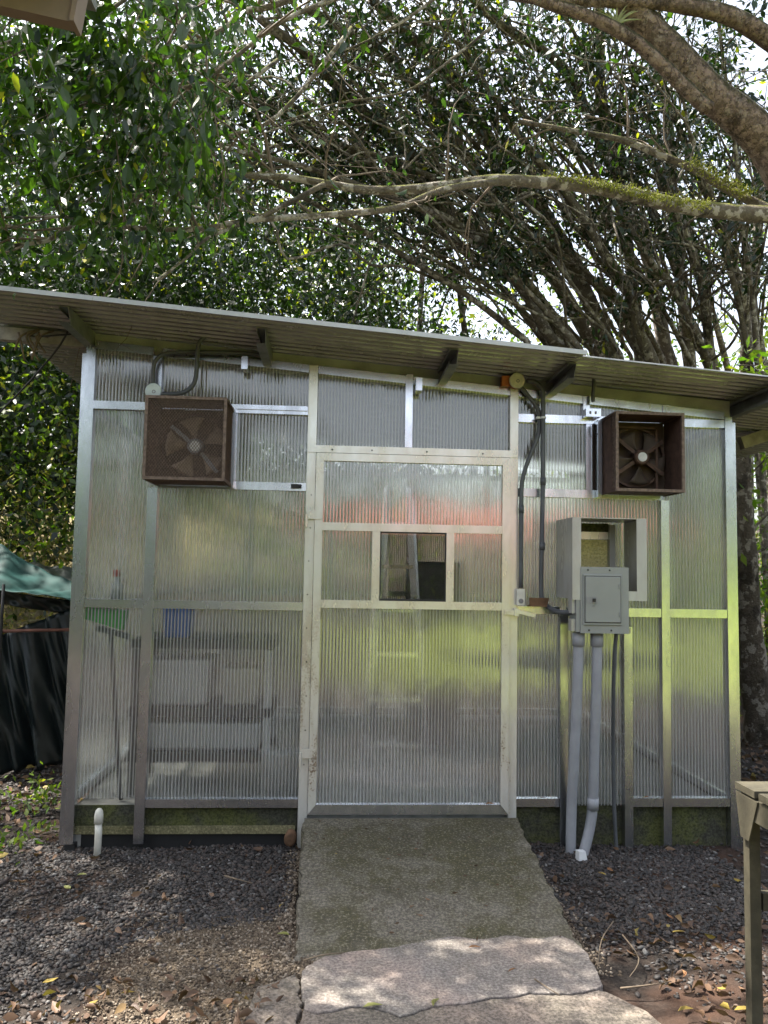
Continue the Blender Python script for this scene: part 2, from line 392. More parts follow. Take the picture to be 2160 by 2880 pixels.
LITY = m_simple('yellow_fallen_leaf_blade', (0.33, 0.24, 0.055), .5, 0, .3, 30)
LITG = m_simple('olive_fallen_leaf_blade', (0.24, 0.24, 0.07), .5, 0, .3, 30)
LITB = m_simple('brown_fallen_leaf_blade', (0.26, 0.13, 0.06), .6, 0, .3, 30)

# spots where the sun reaches the ground
for px, py, rx, ry in ((1000,2040,.03,.0),(790,2150,.06,.0),(1190,2175,.04,.01),(1330,2200,.10,.05),(1440,2180,.13,.07),(1560,2170,.15,.08),(1650,2110,.12,.10),(1520,2090,.10,.05),(1620,2040,.08,.06),
                       (120,2195,.16,.06),(300,2210,.08,.05),(40,1700,.2,.2),(1650,1780,.2,.15)):
    q = G(px, py, .02); HOLES.append((float(q[0]), float(q[1]), rx, ry))
# ------------------------------------------------------------------ ground
def patch(x, y):                             # 1 where bare sandy soil shows between the gravel
    cx, cy = -0.38, -1.40
    a = math.hypot((x-cx)/0.42, (y-cy)/0.62) + 0.22*math.sin(7*x+2*y) + 0.12*math.sin(17*y-9*x)
    return max(0.0, min(1.0, (1.12-a)/0.3))
def hump(x, y):
    h = 0.012*math.sin(1.7*x+.6)*math.sin(1.3*y+1.1) + 0.006*math.sin(9*x+3*y)*math.sin(8*y-2*x)
    return h + 0.014*patch(x, y) - 0.012
def hill(x, y):
    d = max(0.0, (-x-3.2))*0.30 + max(0.0, y-4.5)*0.10
    return min(d, 7.0) if y > -3 else 0.0
mb = MB()
xs = sorted(set([-70, -50, -35, -25, -18, -14, -11, -9, -7.5, -6.3, -5.4, -4.6, -4, -3.5, -3.1] + [round(-2.8+.08*i, 3) for i in range(80)] + [3.9, 4.5, 5.3, 6.5, 8, 10, 13, 17, 24, 35, 50, 70]))
ys = sorted(set([-70, -55, -42, -32, -25, -19, -15, -12, -10, -8.5, -7.2, -6.2, -5.4, -4.7, -4.1, -3.6] + [round(-3.2+.08*i, 3) for i in range(92)] + [4.6, 5.2, 6, 7, 8, 9.5, 11, 13, 16, 20, 26, 35, 50, 70]))
for x in xs:
    for y in ys: mb.v.append((x, y, hump(x, y) + hill(x, y)))
ny = len(ys)
for i in range(len(xs)-1):
    for j in range(ny-1):
        q = i*ny+j; mb.f.append((q, q+ny, q+ny+1, q+1))
t = NT('dark_soil'); X = t.xyz(t.P())
n1 = t.noise(1.6, 5, .6); n2 = t.noise(60, 4, .65); n3 = t.noise(260, 2, .7); v = t.voro(75)
c = t.mix(t.g(n2, .35, .65), (0.020, 0.017, 0.015), (0.055, 0.046, 0.039))
c = t.mix(t.g(n1, .48, .66), c, (0.072, 0.042, 0.029))
px = t.math('DIVIDE', t.math('ADD', X[0], .38), .42); py = t.math('DIVIDE', t.math('ADD', X[1], 1.40), .62)
pd = t.math('SQRT', t.math('ADD', t.math('MULTIPLY', px, px), t.math('MULTIPLY', py, py)))
pm = t.g(t.math('ADD', pd, t.math('MULTIPLY', t.math('SUBTRACT', t.noise(4.5, 5, .6), .5), 1.2)), 1.15, .75)
sand = t.mix(t.g(n3, .35, .65), (0.075, 0.056, 0.039), (0.22, 0.175, 0.125))
c = t.mix(pm, c, sand)
# sunny mown lawn behind the viewpoint, dry scrub soil on the slope
lawn = t.mix(t.g(t.noise(.8, 4), .3, .7), (0.17, 0.225, 0.035), (0.26, 0.29, 0.055))
lm = t.g(t.math('ADD', X[1], t.math('MULTIPLY', t.math('SUBTRACT', t.noise(.9, 4), .5), 1.5)), -5.6, -6.6)
lm = t.math('MULTIPLY', lm, t.g(t.math('ADD', X[0], t.math('MULTIPLY', t.noise(.5, 3), 2.5)), .6, 3.4))
c = t.mix(lm, c, lawn)
hm = t.g(t.math('ADD', X[0], t.math('MULTIPLY', t.noise(1.2, 3), .8)), -2.6, -4.2)
c = t.mix(t.math('MULTIPLY', hm, t.g(X[1], 1.0, 2.5)), c, (0.20, 0.16, 0.08))
t.base(c, .95, 0, .15); t.bump(t.math('ADD', n2, t.math('MULTIPLY', n3, .6)), .7, .012)
ground = tag(mb.build('ground', t.m, None, True), kind='structure')

# gravel: flat dark river pebbles, thinning out over the bare soil
def rocks(name, N, region, smin, smax, mat, flat=(.35, .6)):
    phi = (1+5**.5)/2
    iv = unit(np.array([(-1,phi,0),(1,phi,0),(-1,-phi,0),(1,-phi,0),(0,-1,phi),(0,1,phi),(0,-1,-phi),(0,1,-phi),(phi,0,-1),(phi,0,1),(-phi,0,-1),(-phi,0,1)], float))
    fi = np.array([(0,11,5),(0,5,1),(0,1,7),(0,7,10),(0,10,11),(1,5,9),(5,11,4),(11,10,2),(10,7,6),(7,1,8),(3,9,4),(3,4,2),(3,2,6),(3,6,8),(3,8,9),(4,9,5),(2,4,11),(6,2,10),(8,6,7),(9,8,1)])
    pts = []
    while len(pts) < N:
        x, y = region()
        if x is None: continue
        pts.append((x, y, hump(x, y)+hill(x, y)))
    P = np.array(pts); N = len(P)
    s = np.exp(rng.uniform(math.log(smin), math.log(smax), N))
    sc = np.stack([s*rng.uniform(.8, 1.3, N), s*rng.uniform(.55, .9, N), s*rng.uniform(*flat, N)], 1)*.5
    V = iv[None]*(1+rng.uniform(-.22, .22, (N, 12, 1)))*sc[:, None, :]
    a = rng.uniform(0, 2*math.pi, N); tx = rng.normal(0, .28, N); ty = rng.normal(0, .28, N)
    def rot(V, ax, ang):
        c, q = np.cos(ang)[:, None], np.sin(ang)[:, None]; i, j = [(1, 2), (2, 0), (0, 1)][ax]
        o = V.copy(); o[..., i] = V[..., i]*c - V[..., j]*q; o[..., j] = V[..., i]*q + V[..., j]*c; return o
    V = rot(rot(rot(V, 0, tx), 1, ty), 2, a)
    P[:, 2] += sc[:, 2]*rng.uniform(.1, 1.1, N)
    V += P[:, None, :]
    loops = (fi.ravel()[None]+12*np.arange(N)[:, None]).ravel()
    return np_mesh(name, V.reshape(-1, 3), loops, np.arange(N*20)*3, None, mat, None, True)
t = NT('dark_pebble'); g = t.new('ShaderNodeNewGeometry')
c = t.ramp(g.outputs['Random Per Island'], [(0, (0.017, 0.0155, 0.0145)), (.40, (0.046, 0.042, 0.040)), (.72, (0.068, 0.055, 0.047)), (.9, (0.095, 0.066, 0.052)), (.97, (0.13, 0.125, 0.12)), (1, (0.28, 0.27, 0.25))])
c = t.mix(t.g(t.noise(120, 3), .3, .7), c, t.mix(.5, c, (0.05, 0.045, 0.04)))
t.base(c, .62, 0, .4); PEB = t.m
def on_ramp(x, y): return -0.16 < x < 1.10 and -1.30 < y < 0
def on_slab(x, y): return -0.16 < x < 1.28 and y < -1.25
def reg_near():
    x = random.uniform(-2.3, 2.2); y = random.uniform(-2.3, 0.16)
    if on_ramp(x, y) or (on_slab(x, y) and random.random() < .97) or random.random() < patch(x, y)*.985: return None, None
    if math.sin(3.1*x+1.3*y)+math.sin(4.7*y-2.2*x+1)+.6*math.sin(9*x+7*y) > 1.15 and random.random() < .6: return None, None
    if x > 1.0 and y < -1.05 and random.random() < .55+.4*min(1, max(0, (-y-1.05)/.6)): return None, None
    if y < -1.5 and random.random() < .35: return None, None
    return x, y
def reg_far():
    x = random.uniform(-4.2, -1.3) if random.random() < .75 else random.uniform(2.2, 4.0); y = random.uniform(-.6, 3.6)
    if math.sin(3*x+y)+math.sin(2.3*y-x) > .9 and random.random() < .7: return None, None
    return x, y
tag(rocks('gravel', 46000, reg_near, .008, .030, PEB), 'dark river pebbles spread on the ground beside the ramp', kind='stuff')
tag(rocks('rear_gravel', 9000, reg_far, .02, .05, PEB), 'scattered pebbles on the open ground beyond the shed corners', kind='stuff')
def reg_sand():
    x = random.uniform(-1.0, .1); y = random.uniform(-2.2, -.6)
    if random.random() > patch(x, y): return None, None
    return x, y
t = NT('sandy_grit_stone'); g = t.new('ShaderNodeNewGeometry')
t.base(t.ramp(g.outputs['Random Per Island'], [(0, (0.06, 0.045, 0.033)), (.6, (0.16, 0.125, 0.09)), (1, (0.32, 0.27, 0.21))]), .85, 0, .2)
tag(rocks('sandy_grit', 9000, reg_sand, .005, .016, t.m, (.5, .9)), 'pale sandy grit on the bare soil left of the ramp', kind='stuff')

def reg_edges():                              # grit washed against the ramp sides and the slab rim
    s_ = random.random()
    if s_ < .35: return -.14-abs(random.gauss(0, .035)), random.uniform(-1.5, -.02)
    if s_ < .70: return 1.055+abs(random.gauss(0, .04)), random.uniform(-1.4, -.02)
    return random.uniform(-.2, 1.2), random.uniform(-2.0, -1.9)
tag(rocks('edge_grit', 3200, reg_edges, .006, .02, t.m, (.5, .9)), 'fine grit gathered along both sides of the ramp', kind='stuff')
# fallen leaves too many to count
def litter(name, N, fn, smin, smax, label):
    c = []
    while len(c) < N:
        x, y = fn()
        if x is None: continue
        c.append((x, y, hump(x, y)+hill(x, y)+random.uniform(.012, .03)))
    d = rng.normal(size=(N, 3))*np.array([1, 1, .22])
    tag(leaves(name, np.array(c), d, rng.uniform(smin, smax, N), LITTER, None, True, .5, .3), label, kind='stuff')
def lit_near():
    x = random.uniform(-1.9, 2.2); y = random.uniform(-2.3, .05); w = .10 + .9*(1 if y < -1.45 and not on_slab(x, y) else 0) + .5*(1 if x > 1.1 and y < -.9 else 0)
    if on_ramp(x, y) or (on_slab(x, y) and random.random() < .96) or random.random() > w: return None, None
    return x, y
def lit_far():
    x = random.uniform(-4.5, -1.5) if random.random() < .6 else random.uniform(2.45, 4.2); return x, random.uniform(-.2, 4.5)
litter('leaf_litter', 1000, lit_near, .025, .065, 'brown leaf litter strewn over the gravel in front')
litter('rear_leaf_litter', 2200, lit_far, .03, .08, 'brown leaf litter on the ground beyond the shed')
# ------------------------------------------------------------------ ramp and cracked slabs (paths)
def ramp_z(v): return 0.168 - 0.186*v
mb = MB(); RY0, RY1 = -0.035, -1.45
def rp(u, v):
    x = -0.128+(1.19-.035*v)*u+.02*v; e = (0.005*math.sin(23*v+3+4*u)+.005*math.sin(61*v+u)+.004*math.sin(107*v+2*u))*(1 if u in (0, 1) else 0)
    return (x+e, RY0+(RY1-RY0)*v, ramp_z(v)+0.003*math.sin(31*u)*math.sin(27*v))
mb.grid(lambda u, v: rp(u, 1-v), 24, 60)
n = len(mb.v)
for s_ in (0, 1):
    mb.grid(lambda a, b: (rp(s_, a if s_ else 1-a)[0]+(.004*b if s_ else -.004*b)+.003*math.sin(40*a+b*3), rp(s_, a if s_ else 1-a)[1], rp(s_, a if s_ else 1-a)[2]*(1-b)-.05*b), 60, 2)
mb.grid(lambda a, b: (rp(a, 1)[0], RY1-.02*b, rp(a, 1)[2]*(1-b)-.05*b), 20, 1)
tag(mb.build('ramp', RAMP, None, True), 'mossy concrete ramp sloping down from the door', kind='structure')
cc = np.stack([rng.uniform(-.08, 1.02, 150), -.05-1.3*rng.random(150)**.8, np.zeros(150)], 1); cc[:, 2] = [ramp_z((RY0-y)/(RY0-RY1))+.006 for y in cc[:, 1]]
tag(leaves('ramp_debris', cc, rng.normal(size=(150, 3))*np.array([1, 1, .15]), rng.uniform(.008, .028, 150), LITTER, None, True, .35, .2), 'small dark leaf bits scattered on the ramp', kind='stuff')

slab = tag(bpy.data.objects.new('slab', None), 'cracked pale cement slab at the foot of the ramp', kind='structure'); COL.objects.link(slab)
slab.location = (0.4, -1.7, 0)
def jag(pts, n=5, amp=.004):
    out = []
    for a, b in zip(pts[:-1], pts[1:]):
        for k in range(n):
            p = np.array(a)+(np.array(b)-np.array(a))*k/n; out.append(p+np.array([random.uniform(-amp, amp), random.uniform(-amp, amp), 0]))
    out.append(np.array(pts[-1])); return out
SZ = 0.022
crack = jag([G(x, y, SZ) for x, y in [(658,2180),(686,2187),(756,2173),(791,2171),(840,2183),(865,2194),(911,2180),(932,2171),(995,2166),(1048,2155),(1121,2150),(1145,2143),(1191,2144),(1233,2146),(1290,2134)]])
top = jag([G(x, y, SZ) for x, y in [(1305,2128),(1270,2060),(1238,2030),(1200,2016),(1100,2010),(1020,2013),(950,2025),(850,2045),(760,2055),(700,2065),(665,2085),(650,2100),(652,2140),(658,2178)]])
gap = np.array([0, -.014, 0])
def plate(name, poly, mat, h):
    m = MB(); m.prism([tuple(p-np.array([0, 0, h])) for p in poly], (0, 0, h)); o = m.build(name, mat, slab)
    bv = o.modifiers.new('edge', 'BEVEL'); bv.width = .006; bv.segments = 2; bv.limit_method = 'ANGLE'; bv.angle_limit = R(50); return o
plate('cement_piece', crack + top[:-1], SLABM, .07)
low = [p+gap for p in reversed(crack)] + jag([G(x, y, SZ-.004) for x, y in [(655,2186),(640,2230),(700,2400),(1500,2400),(1455,2235),(1400,2185),(1310,2142)]])
plate('cement_piece', low, SLABM2, .07)
pl = jag([G(x, y, .016) for x, y in [(560,2130),(640,2100),(648,2140),(652,2180),(630,2240),(560,2260),(530,2190)]], 5, .012)
plate('cement_piece', list(reversed(pl)), SLABM2, .05)

# ------------------------------------------------------------------ the shed
DEP = 3.0                                        # depth of the shed
def ztop(x): return 2.83 - 0.0805*(x+1.38)       # upper edge of the front wall
def zroof(x): return 2.885 - 0.0735*(x+1.38)     # underside of the roof sheets
shed = thing('panel_shed', (0.46, DEP/2, 0), 'small lean-to shed of ribbed clear plastic panels in aluminium frames under a sloping metal roof', 'shed')

def part(name, mat, *boxes, parent=None, smooth=False):
    m = MB()
    for b in boxes: m.box(*b)
    return m.build(name, mat, parent or shed, smooth)
def post(x0, x1, z0, z1, y0=0.0, y1=0.05, mat=None):
    return part('post', mat or ALU, (x0, x1, y0, y1, z0, z1))
def rail(x0, x1, z0, z1, y0=0.004, y1=0.046, mat=None):
    o = part('rail', mat or ALU, (x0, x1, y0, y1, z0, z1))
    return o
def panel(x0, x1, z0, z1, y=0.030, mat=None, slope=False, parent=None):
    m = MB(); t = .006
    za, zb = (ztop(x0)-.045, ztop(x1)-.045) if slope else (z1, z1)
    m.hexa([(x0,y,z0),(x1,y,z0),(x1,y+t,z0),(x0,y+t,z0),(x0,y,za),(x1,y,zb),(x1,y+t,zb),(x0,y+t,za)])
    return m.build('panel', mat or PANEL, parent or shed)

# front wall posts
post(-1.436, -1.385, 0.02, 2.80); part('corner_flange', ALU, (-1.466, -1.438, .022, .075, .01, 2.76))
part('post_foot', BLACK, (-1.43, -1.375, .004, .05, -.05, .02))
post(-1.062, -1.006, 0.02, 1.99); post(-1.058, -1.008, 2.484, ztop(-1.03)-.05)
post(-.164, -.113, -.03, ztop(-.14), mat=ALU_D); post(1.023, 1.071, .12, ztop(1.05), mat=ALU_D)
post(.401, .444, 2.262, ztop(.42)+.01)
post(1.323, 1.369, -.03, 1.308, -.004, .046); post(1.93, 1.978, -.03, 1.988); post(1.702, 1.751, -.03, 1.24, -.002, .05)
post(2.328, 2.372, -.03, 2.50); part('corner_flange', ALU, (2.374, 2.398, .012, .07, -.03, 2.47))
post(1.481, 1.516, 2.042, 2.432, .006, .04); post(1.46, 1.50, 2.484, ztop(1.48)+.0, -.004, .03); post(1.945, 1.987, 2.484, ztop(1.96), -.004, .03)
post(-.600, -.570, 2.042, 2.432, .006, .04)
# rails
for a, b in ((-1.384, -1.060), (-1.006, -.166)):
    rail(a, b, 1.308, 1.354)
rail(-1.385, -.166, 2.436, 2.482); part('rail_lip', ALU, (-.62, -.168, -.006, .003, 2.458, 2.484))
rail(-1.008, -.166, 1.992, 2.038); rail(-1.004, -.166, .213, .259)
rail(1.073, 1.929, 1.992, 2.04); rail(1.073, 2.326, 2.434, 2.482)
rail(1.073, 1.321, 1.308, 1.352); rail(1.371, 1.928, 1.300, 1.350); rail(1.980, 2.326, 1.300, 1.350)
rail(1.073, 1.321, .216, .262); rail(1.753, 1.928, .216, .264); rail(1.980, 2.326, .216, .264)
for a, b in ((-1.384, -1.060), (-1.008, -.166), (-.112, .400), (.446, 1.022), (1.073, 1.458), (1.502, 1.943), (1.989, 2.326)):   # sloping top rails
    m = MB(); h = .046
    m.hexa([(a,.002,ztop(a)-h),(b,.002,ztop(b)-h),(b,.04,ztop(b)-h),(a,.04,ztop(a)-h),(a,.002,ztop(a)),(b,.002,ztop(b)),(b,.04,ztop(b)),(a,.04,ztop(a))])
    m.build('top_rail', ALU, shed)
m = MB()                                         # fascia strip that closes the gap under the roof
a, b = -1.42, 2.38
m.hexa([(a,.042,ztop(a)-.06),(b,.042,ztop(b)-.06),(b,.055,ztop(b)-.06),(a,.055,ztop(a)-.06),(a,.042,zroof(a)-.003),(b,.042,zroof(b)-.003),(b,.055,zroof(b)-.003),(a,.055,zroof(a)-.003)])
m.build('fascia', FASCIA, shed)
# panels: left section
panel(-1.388, -1.056, 1.350, 2.440); panel(-1.388, -1.056, 2.478, 0, slope=True)
panel(-1.388, -1.058, .262, 1.312, .012)
panel(-1.010, -.160, 2.478, 0, slope=True); panel(-.572, -.160, 2.034, 2.440)
panel(-1.010, -.160, 1.350, 1.996); panel(-1.010, -.160, .255, 1.312)
# over the door
panel(-.116, .405, 2.258, 0, slope=True); panel(.440, 1.026, 2.258, 0, slope=True)
# right section
panel(1.069, 1.462, 2.478, 0, slope=True); panel(1.498, 1.947, 2.478, 0, slope=True); panel(1.985, 2.330, 2.478, 0, slope=True)
panel(1.069, 1.484, 2.036, 2.438); panel(1.069, 1.325, 1.348, 1.996); panel(1.325, 1.933, 1.346, 1.996, .034)
panel(1.976, 2.330, 1.346, 2.438)
panel(1.069, 1.326, .258, 1.312); panel(1.367, 1.704, .215, 1.304, .036); panel(1.749, 1.932, .260, 1.304); panel(1.976, 2.330, .260, 1.304)
# wide dark sheet behind each fan, with the round throat left to the fan itself
part('fan_backing', BROWNBACK, (-1.056, -.602, .036, .046, 2.036, 2.438)); part('fan_backing', BROWNBACK, (1.518, 1.974, .036, .046, 2.036, 2.438))
# side and rear walls
for xs_, xe in ((-1.455, -1.410), (2.345, 2.390)):
    for y in (1.0, 2.0, DEP-.05): part('post', ALU, (xs_, xe, y, y+.045, 0, zroof(xs_)-.10))
    for z in (.214, 1.308, 2.436): part('rail', ALU, (xs_+.004, xe-.004, .08, DEP-.002, z, z+.045))
    for y0, y1 in ((.07, 1.01), (1.03, 2.01), (2.03, DEP-.04)):
        for z0, z1 in ((.25, 1.315), (1.345, 2.44)): part('panel', PANEL, (xs_+.018, xs_+.024, y0, y1, z0, z1))
for x in (-.80, -.05, .70, 1.45): part('post', ALU, (x, x+.045, DEP-.048, DEP, 0, zroof(x)-.10))
for z in (.214, 1.308, 2.436): part('rail', ALU, (-1.41, 2.345, DEP-.044, DEP-.004, z, z+.045))
for x0, x1 in ((-1.41, -.80), (-.755, -.05), (-.005, .70), (.745, 1.45), (1.495, 2.345)):
    for z0, z1 in ((.25, 1.315), (1.345, 2.44)): part('panel', PANEL, (x0, x1, DEP-.03, DEP-.024, z0, z1))
# base
part('floor_slab', m_simple('pale_inside_floor', (.50, .50, .47), .8), (-1.40, 2.34, .07, DEP-.06, -.05, .205))
part('base_block', PLINTH, (-1.395, -.17, .052, .068, .075, .212)); part('base_block', PLINTH, (1.076, 2.325, .052, .068, -.05, .214))
part('base_board', BOARD, (-1.385, -.18, .034, .05, .062, .104))
part('base_gap_shade', BLACK, (-1.36, -.17, .0605, .069, -.05, .074))  # black strip stands for the shade in the recess under the board

# roof: corrugated sheets, ribs running down the slope, on channel purlins
roof = thing('roof', (0, 0, 0), None, None); roof.parent = shed
roof.location = Vector((0, 0, 2.8)) - Vector((0.46, DEP/2, 0))
def sheet(x0, x1, y0, y1, dz, per=.076):
    prof = []; y = y0
    while y < y1-1e-6:
        prof += [(y, 0), (y+per*.30, 0), (y+per*.42, .016), (y+per*.80, .016), (y+per*.92, 0)]; y += per
    prof.append((y1, 0)); m = MB(); xsn = [x0, (x0+x1)/2, x1]
    for lay in (0, 1):
        b = len(m.v)
        for x in xsn:
            for y, h in prof: m.v.append((x, y, zroof(x)+h+dz+.0018*lay))
        k = len(prof)
        for i in range(len(xsn)-1):
            for j in range(k-1):
                q = b+i*k+j; f = (q, q+1, q+k+1, q+k); m.f.append(f if not lay else f[::-1])
    k = len(prof); o = 3*k
    for i in range(2):
        for e in (0, k-1): m.f.append((i*k+e, (i+1)*k+e, o+(i+1)*k+e, o+i*k+e))
    return m.build('roof_sheet', GALV, roof)
sheet(-1.98, 1.30, -.56, 3.45, .003); sheet(1.22, 3.4, -.50, 3.47, .006)
m = MB(); a, b = -1.98, 1.30
m.hexa([(a,-.566,zroof(a)-.002),(b,-.566,zroof(b)-.002),(b,-.5615,zroof(b)-.002),(a,-.5615,zroof(a)-.002),(a,-.566,zroof(a)+.022),(b,-.566,zroof(b)+.022),(b,-.5615,zroof(b)+.022),(a,-.5615,zroof(a)+.022)])
m.build('drip_edge', m_simple('pale_roof_edge', (0.42, 0.43, 0.42), .45, .3, .1), roof)
for px, py, yf in ((186, 716, -.42), (578, 762, -.42), (957, 815, -.42), (1192, 838, -.40), (1598, 878, -.45)):
    x = float(W(px, py, 0)[0]); m = MB(); h = .088; w = .05; t_ = .0035
    if px == 186: x = -1.43
    zb = zroof(x)-h-.002
    for bx in ((x-w/2, x+w/2, zb, zb+t_), (x-w/2, x+w/2, zb+h-t_-.001, zb+h-.001), (x+w/2-t_, x+w/2, zb+t_, zb+h-t_-.001), (x-w/2, x-w/2+t_, zb+t_, zb+.018), (x-w/2, x-w/2+t_, zb+h-.018, zb+h-t_-.001)):
        yy = yf if bx[3]-bx[2] < .02 else yf+.0015
        m.hexa([(bx[0],yy+(.05 if bx[2] < zb+.02 else 0),bx[2]),(bx[1],yy+(.05 if bx[2] < zb+.02 else 0),bx[2]),(bx[1],3.3,bx[2]),(bx[0],3.3,bx[2]),(bx[0],yy,bx[3]),(bx[1],yy,bx[3]),(bx[1],3.3,bx[3]),(bx[0],3.3,bx[3])])
    m.build('purlin', CHAN, roof)

# door
door = thing('door', (0.43, 0, .18), None, None); door.parent = shed; door.location = Vector((0.43, 0, .18))-Vector(shed.location)
DY0, DY1 = -.014, .030
def dpart(name, mat, *b): return part(name, mat, *b, parent=door)
m = MB(); m.hexa([(-.162,-.006,2.218),(1.07,-.006,2.218),(1.07,.048,2.218),(-.162,.048,2.218),(-.162,-.006,2.260),(1.07,-.006,2.260),(1.07,.048,2.260),(-.162,.048,2.260)]); m.build('door_header', ALU_D, shed)
def mitre(a, b, c, d, name, mat=None):
    MBx = MB(); MBx.hexa([(a[0],DY0,a[1]),(b[0],DY0,b[1]),(b[0],DY1,b[1]),(a[0],DY1,a[1]),(d[0],DY0,d[1]),(c[0],DY0,c[1]),(c[0],DY1,c[1]),(d[0],DY1,d[1])]); return MBx.build(name, mat or ALU_D, door)
dx0, dx1, dz0, dz1, fw_ = -.110, 1.021, .180, 2.214, .044
mitre((dx0, dz0), (dx0+fw_, dz0+.054), (dx0+fw_, dz1-fw_), (dx0, dz1), 'stile')
mitre((dx1-fw_, dz0+.054), (dx1, dz0), (dx1, dz1), (dx1-fw_, dz1-fw_), 'stile')
mitre((dx0+fw_+.001, dz1-fw_), (dx1-fw_-.001, dz1-fw_), (dx1-.001, dz1), (dx0+.001, dz1), 'door_rail')
mitre((dx0+.001, dz0), (dx1-.001, dz0), (dx1-fw_-.001, dz0+.054), (dx0+fw_+.001, dz0+.054), 'door_rail', ALU)
ix0, ix1 = dx0+fw_, dx1-fw_
dpart('door_rail', ALU_D, (ix0, ix1, -.010, .026, 1.768, 1.814)); dpart('door_rail', ALU_D, (ix0, ix1, -.010, .026, 1.326, 1.371))
dpart('mullion', ALU_D, (.222, .267, -.008, .024, 1.371, 1.768)); dpart('mullion', ALU_D, (.652, .697, -.008, .024, 1.371, 1.768))
for b in ((ix0-.006, ix1+.006, .006, .012, 1.810, 2.176), (ix0-.006, .226, .006, .012, 1.367, 1.772), (.693, ix1+.006, .006, .012, 1.367, 1.772), (ix0-.006, ix1+.006, .006, .012, .228, 1.330)):
    dpart('panel', PANEL_D, b)
fr_ = dpart('window_frame', BLACK, (.267, .652, -.003, .016, 1.371, 1.383), (.267, .652, -.003, .016, 1.760, 1.768), (.267, .275, -.003, .016, 1.383, 1.760), (.645, .652, -.003, .016, 1.383, 1.760))
dpart('window_pane', GLASS, (.275, .645, .004, .008, 1.383, 1.760))
for z in (1.83, .49):
    m = MB(); m.box(-.148, -.075, -.021, -.0145, z, z+.052); m.tube([(-.158, -.018, z-.045), (-.158, -.018, z+.03)], .0085, 10); m.box(-.158, -.146, -.020, -.0165, z, z+.05)
    m.disc((-.105, -.0215, z+.02), (0, -1, 0), .004, .002, 8)
    m.build('hinge', ALU_D, door)
m = MB(); m.box(.99, 1.05, -.024, -.0145, 1.302, 1.330); m.box(1.048, 1.072, -.030, -.007, 1.296, 1.338); m.bar((1.06, -.03, 1.325), (1.17, -.03, 1.300), .008, .022, up=(0, 0, 1)); m.ring((1.012, -.026, 1.318), (0, -1, 0), .006, .011, .004, 12)
m.build('latch', ALU_D, door)
for x, z in ((-.02, 2.236), (.21, 2.238), (.53, 2.238), (.86, 2.236)):
    m = MB(); m.disc((x, -.0065, z), (0, -1, 0), .005, .002, 8); m.build('screw', BLACK, shed)
for k in range(9):
    m = MB(); m.disc((-.138+.004*math.sin(k), -.0005, .45+.19*k), (0, -1, 0), .004, .002, 8); m.build('screw', BLACK, shed)
# tube stubs under the eave
for px, py in ((530, 784), (904, 830)):
    p = W(px, py, -.05); m = MB(); m.box(p[0]-.018, p[0]+.018, -.09, -.002, p[2]-.045, p[2]+.03); m.build('bracket', ALU, shed)
m = MB(); p = W(640, 1050, -.01); m.box(p[0]-.03, p[0]+.012, -.014, .003, p[2]-.012, p[2]+.012); m.tube([(p[0]+.012, -.012, p[2]), (p[0]+.03, -.012, p[2])], .011, 10); m.build('catch', BLACK, shed)

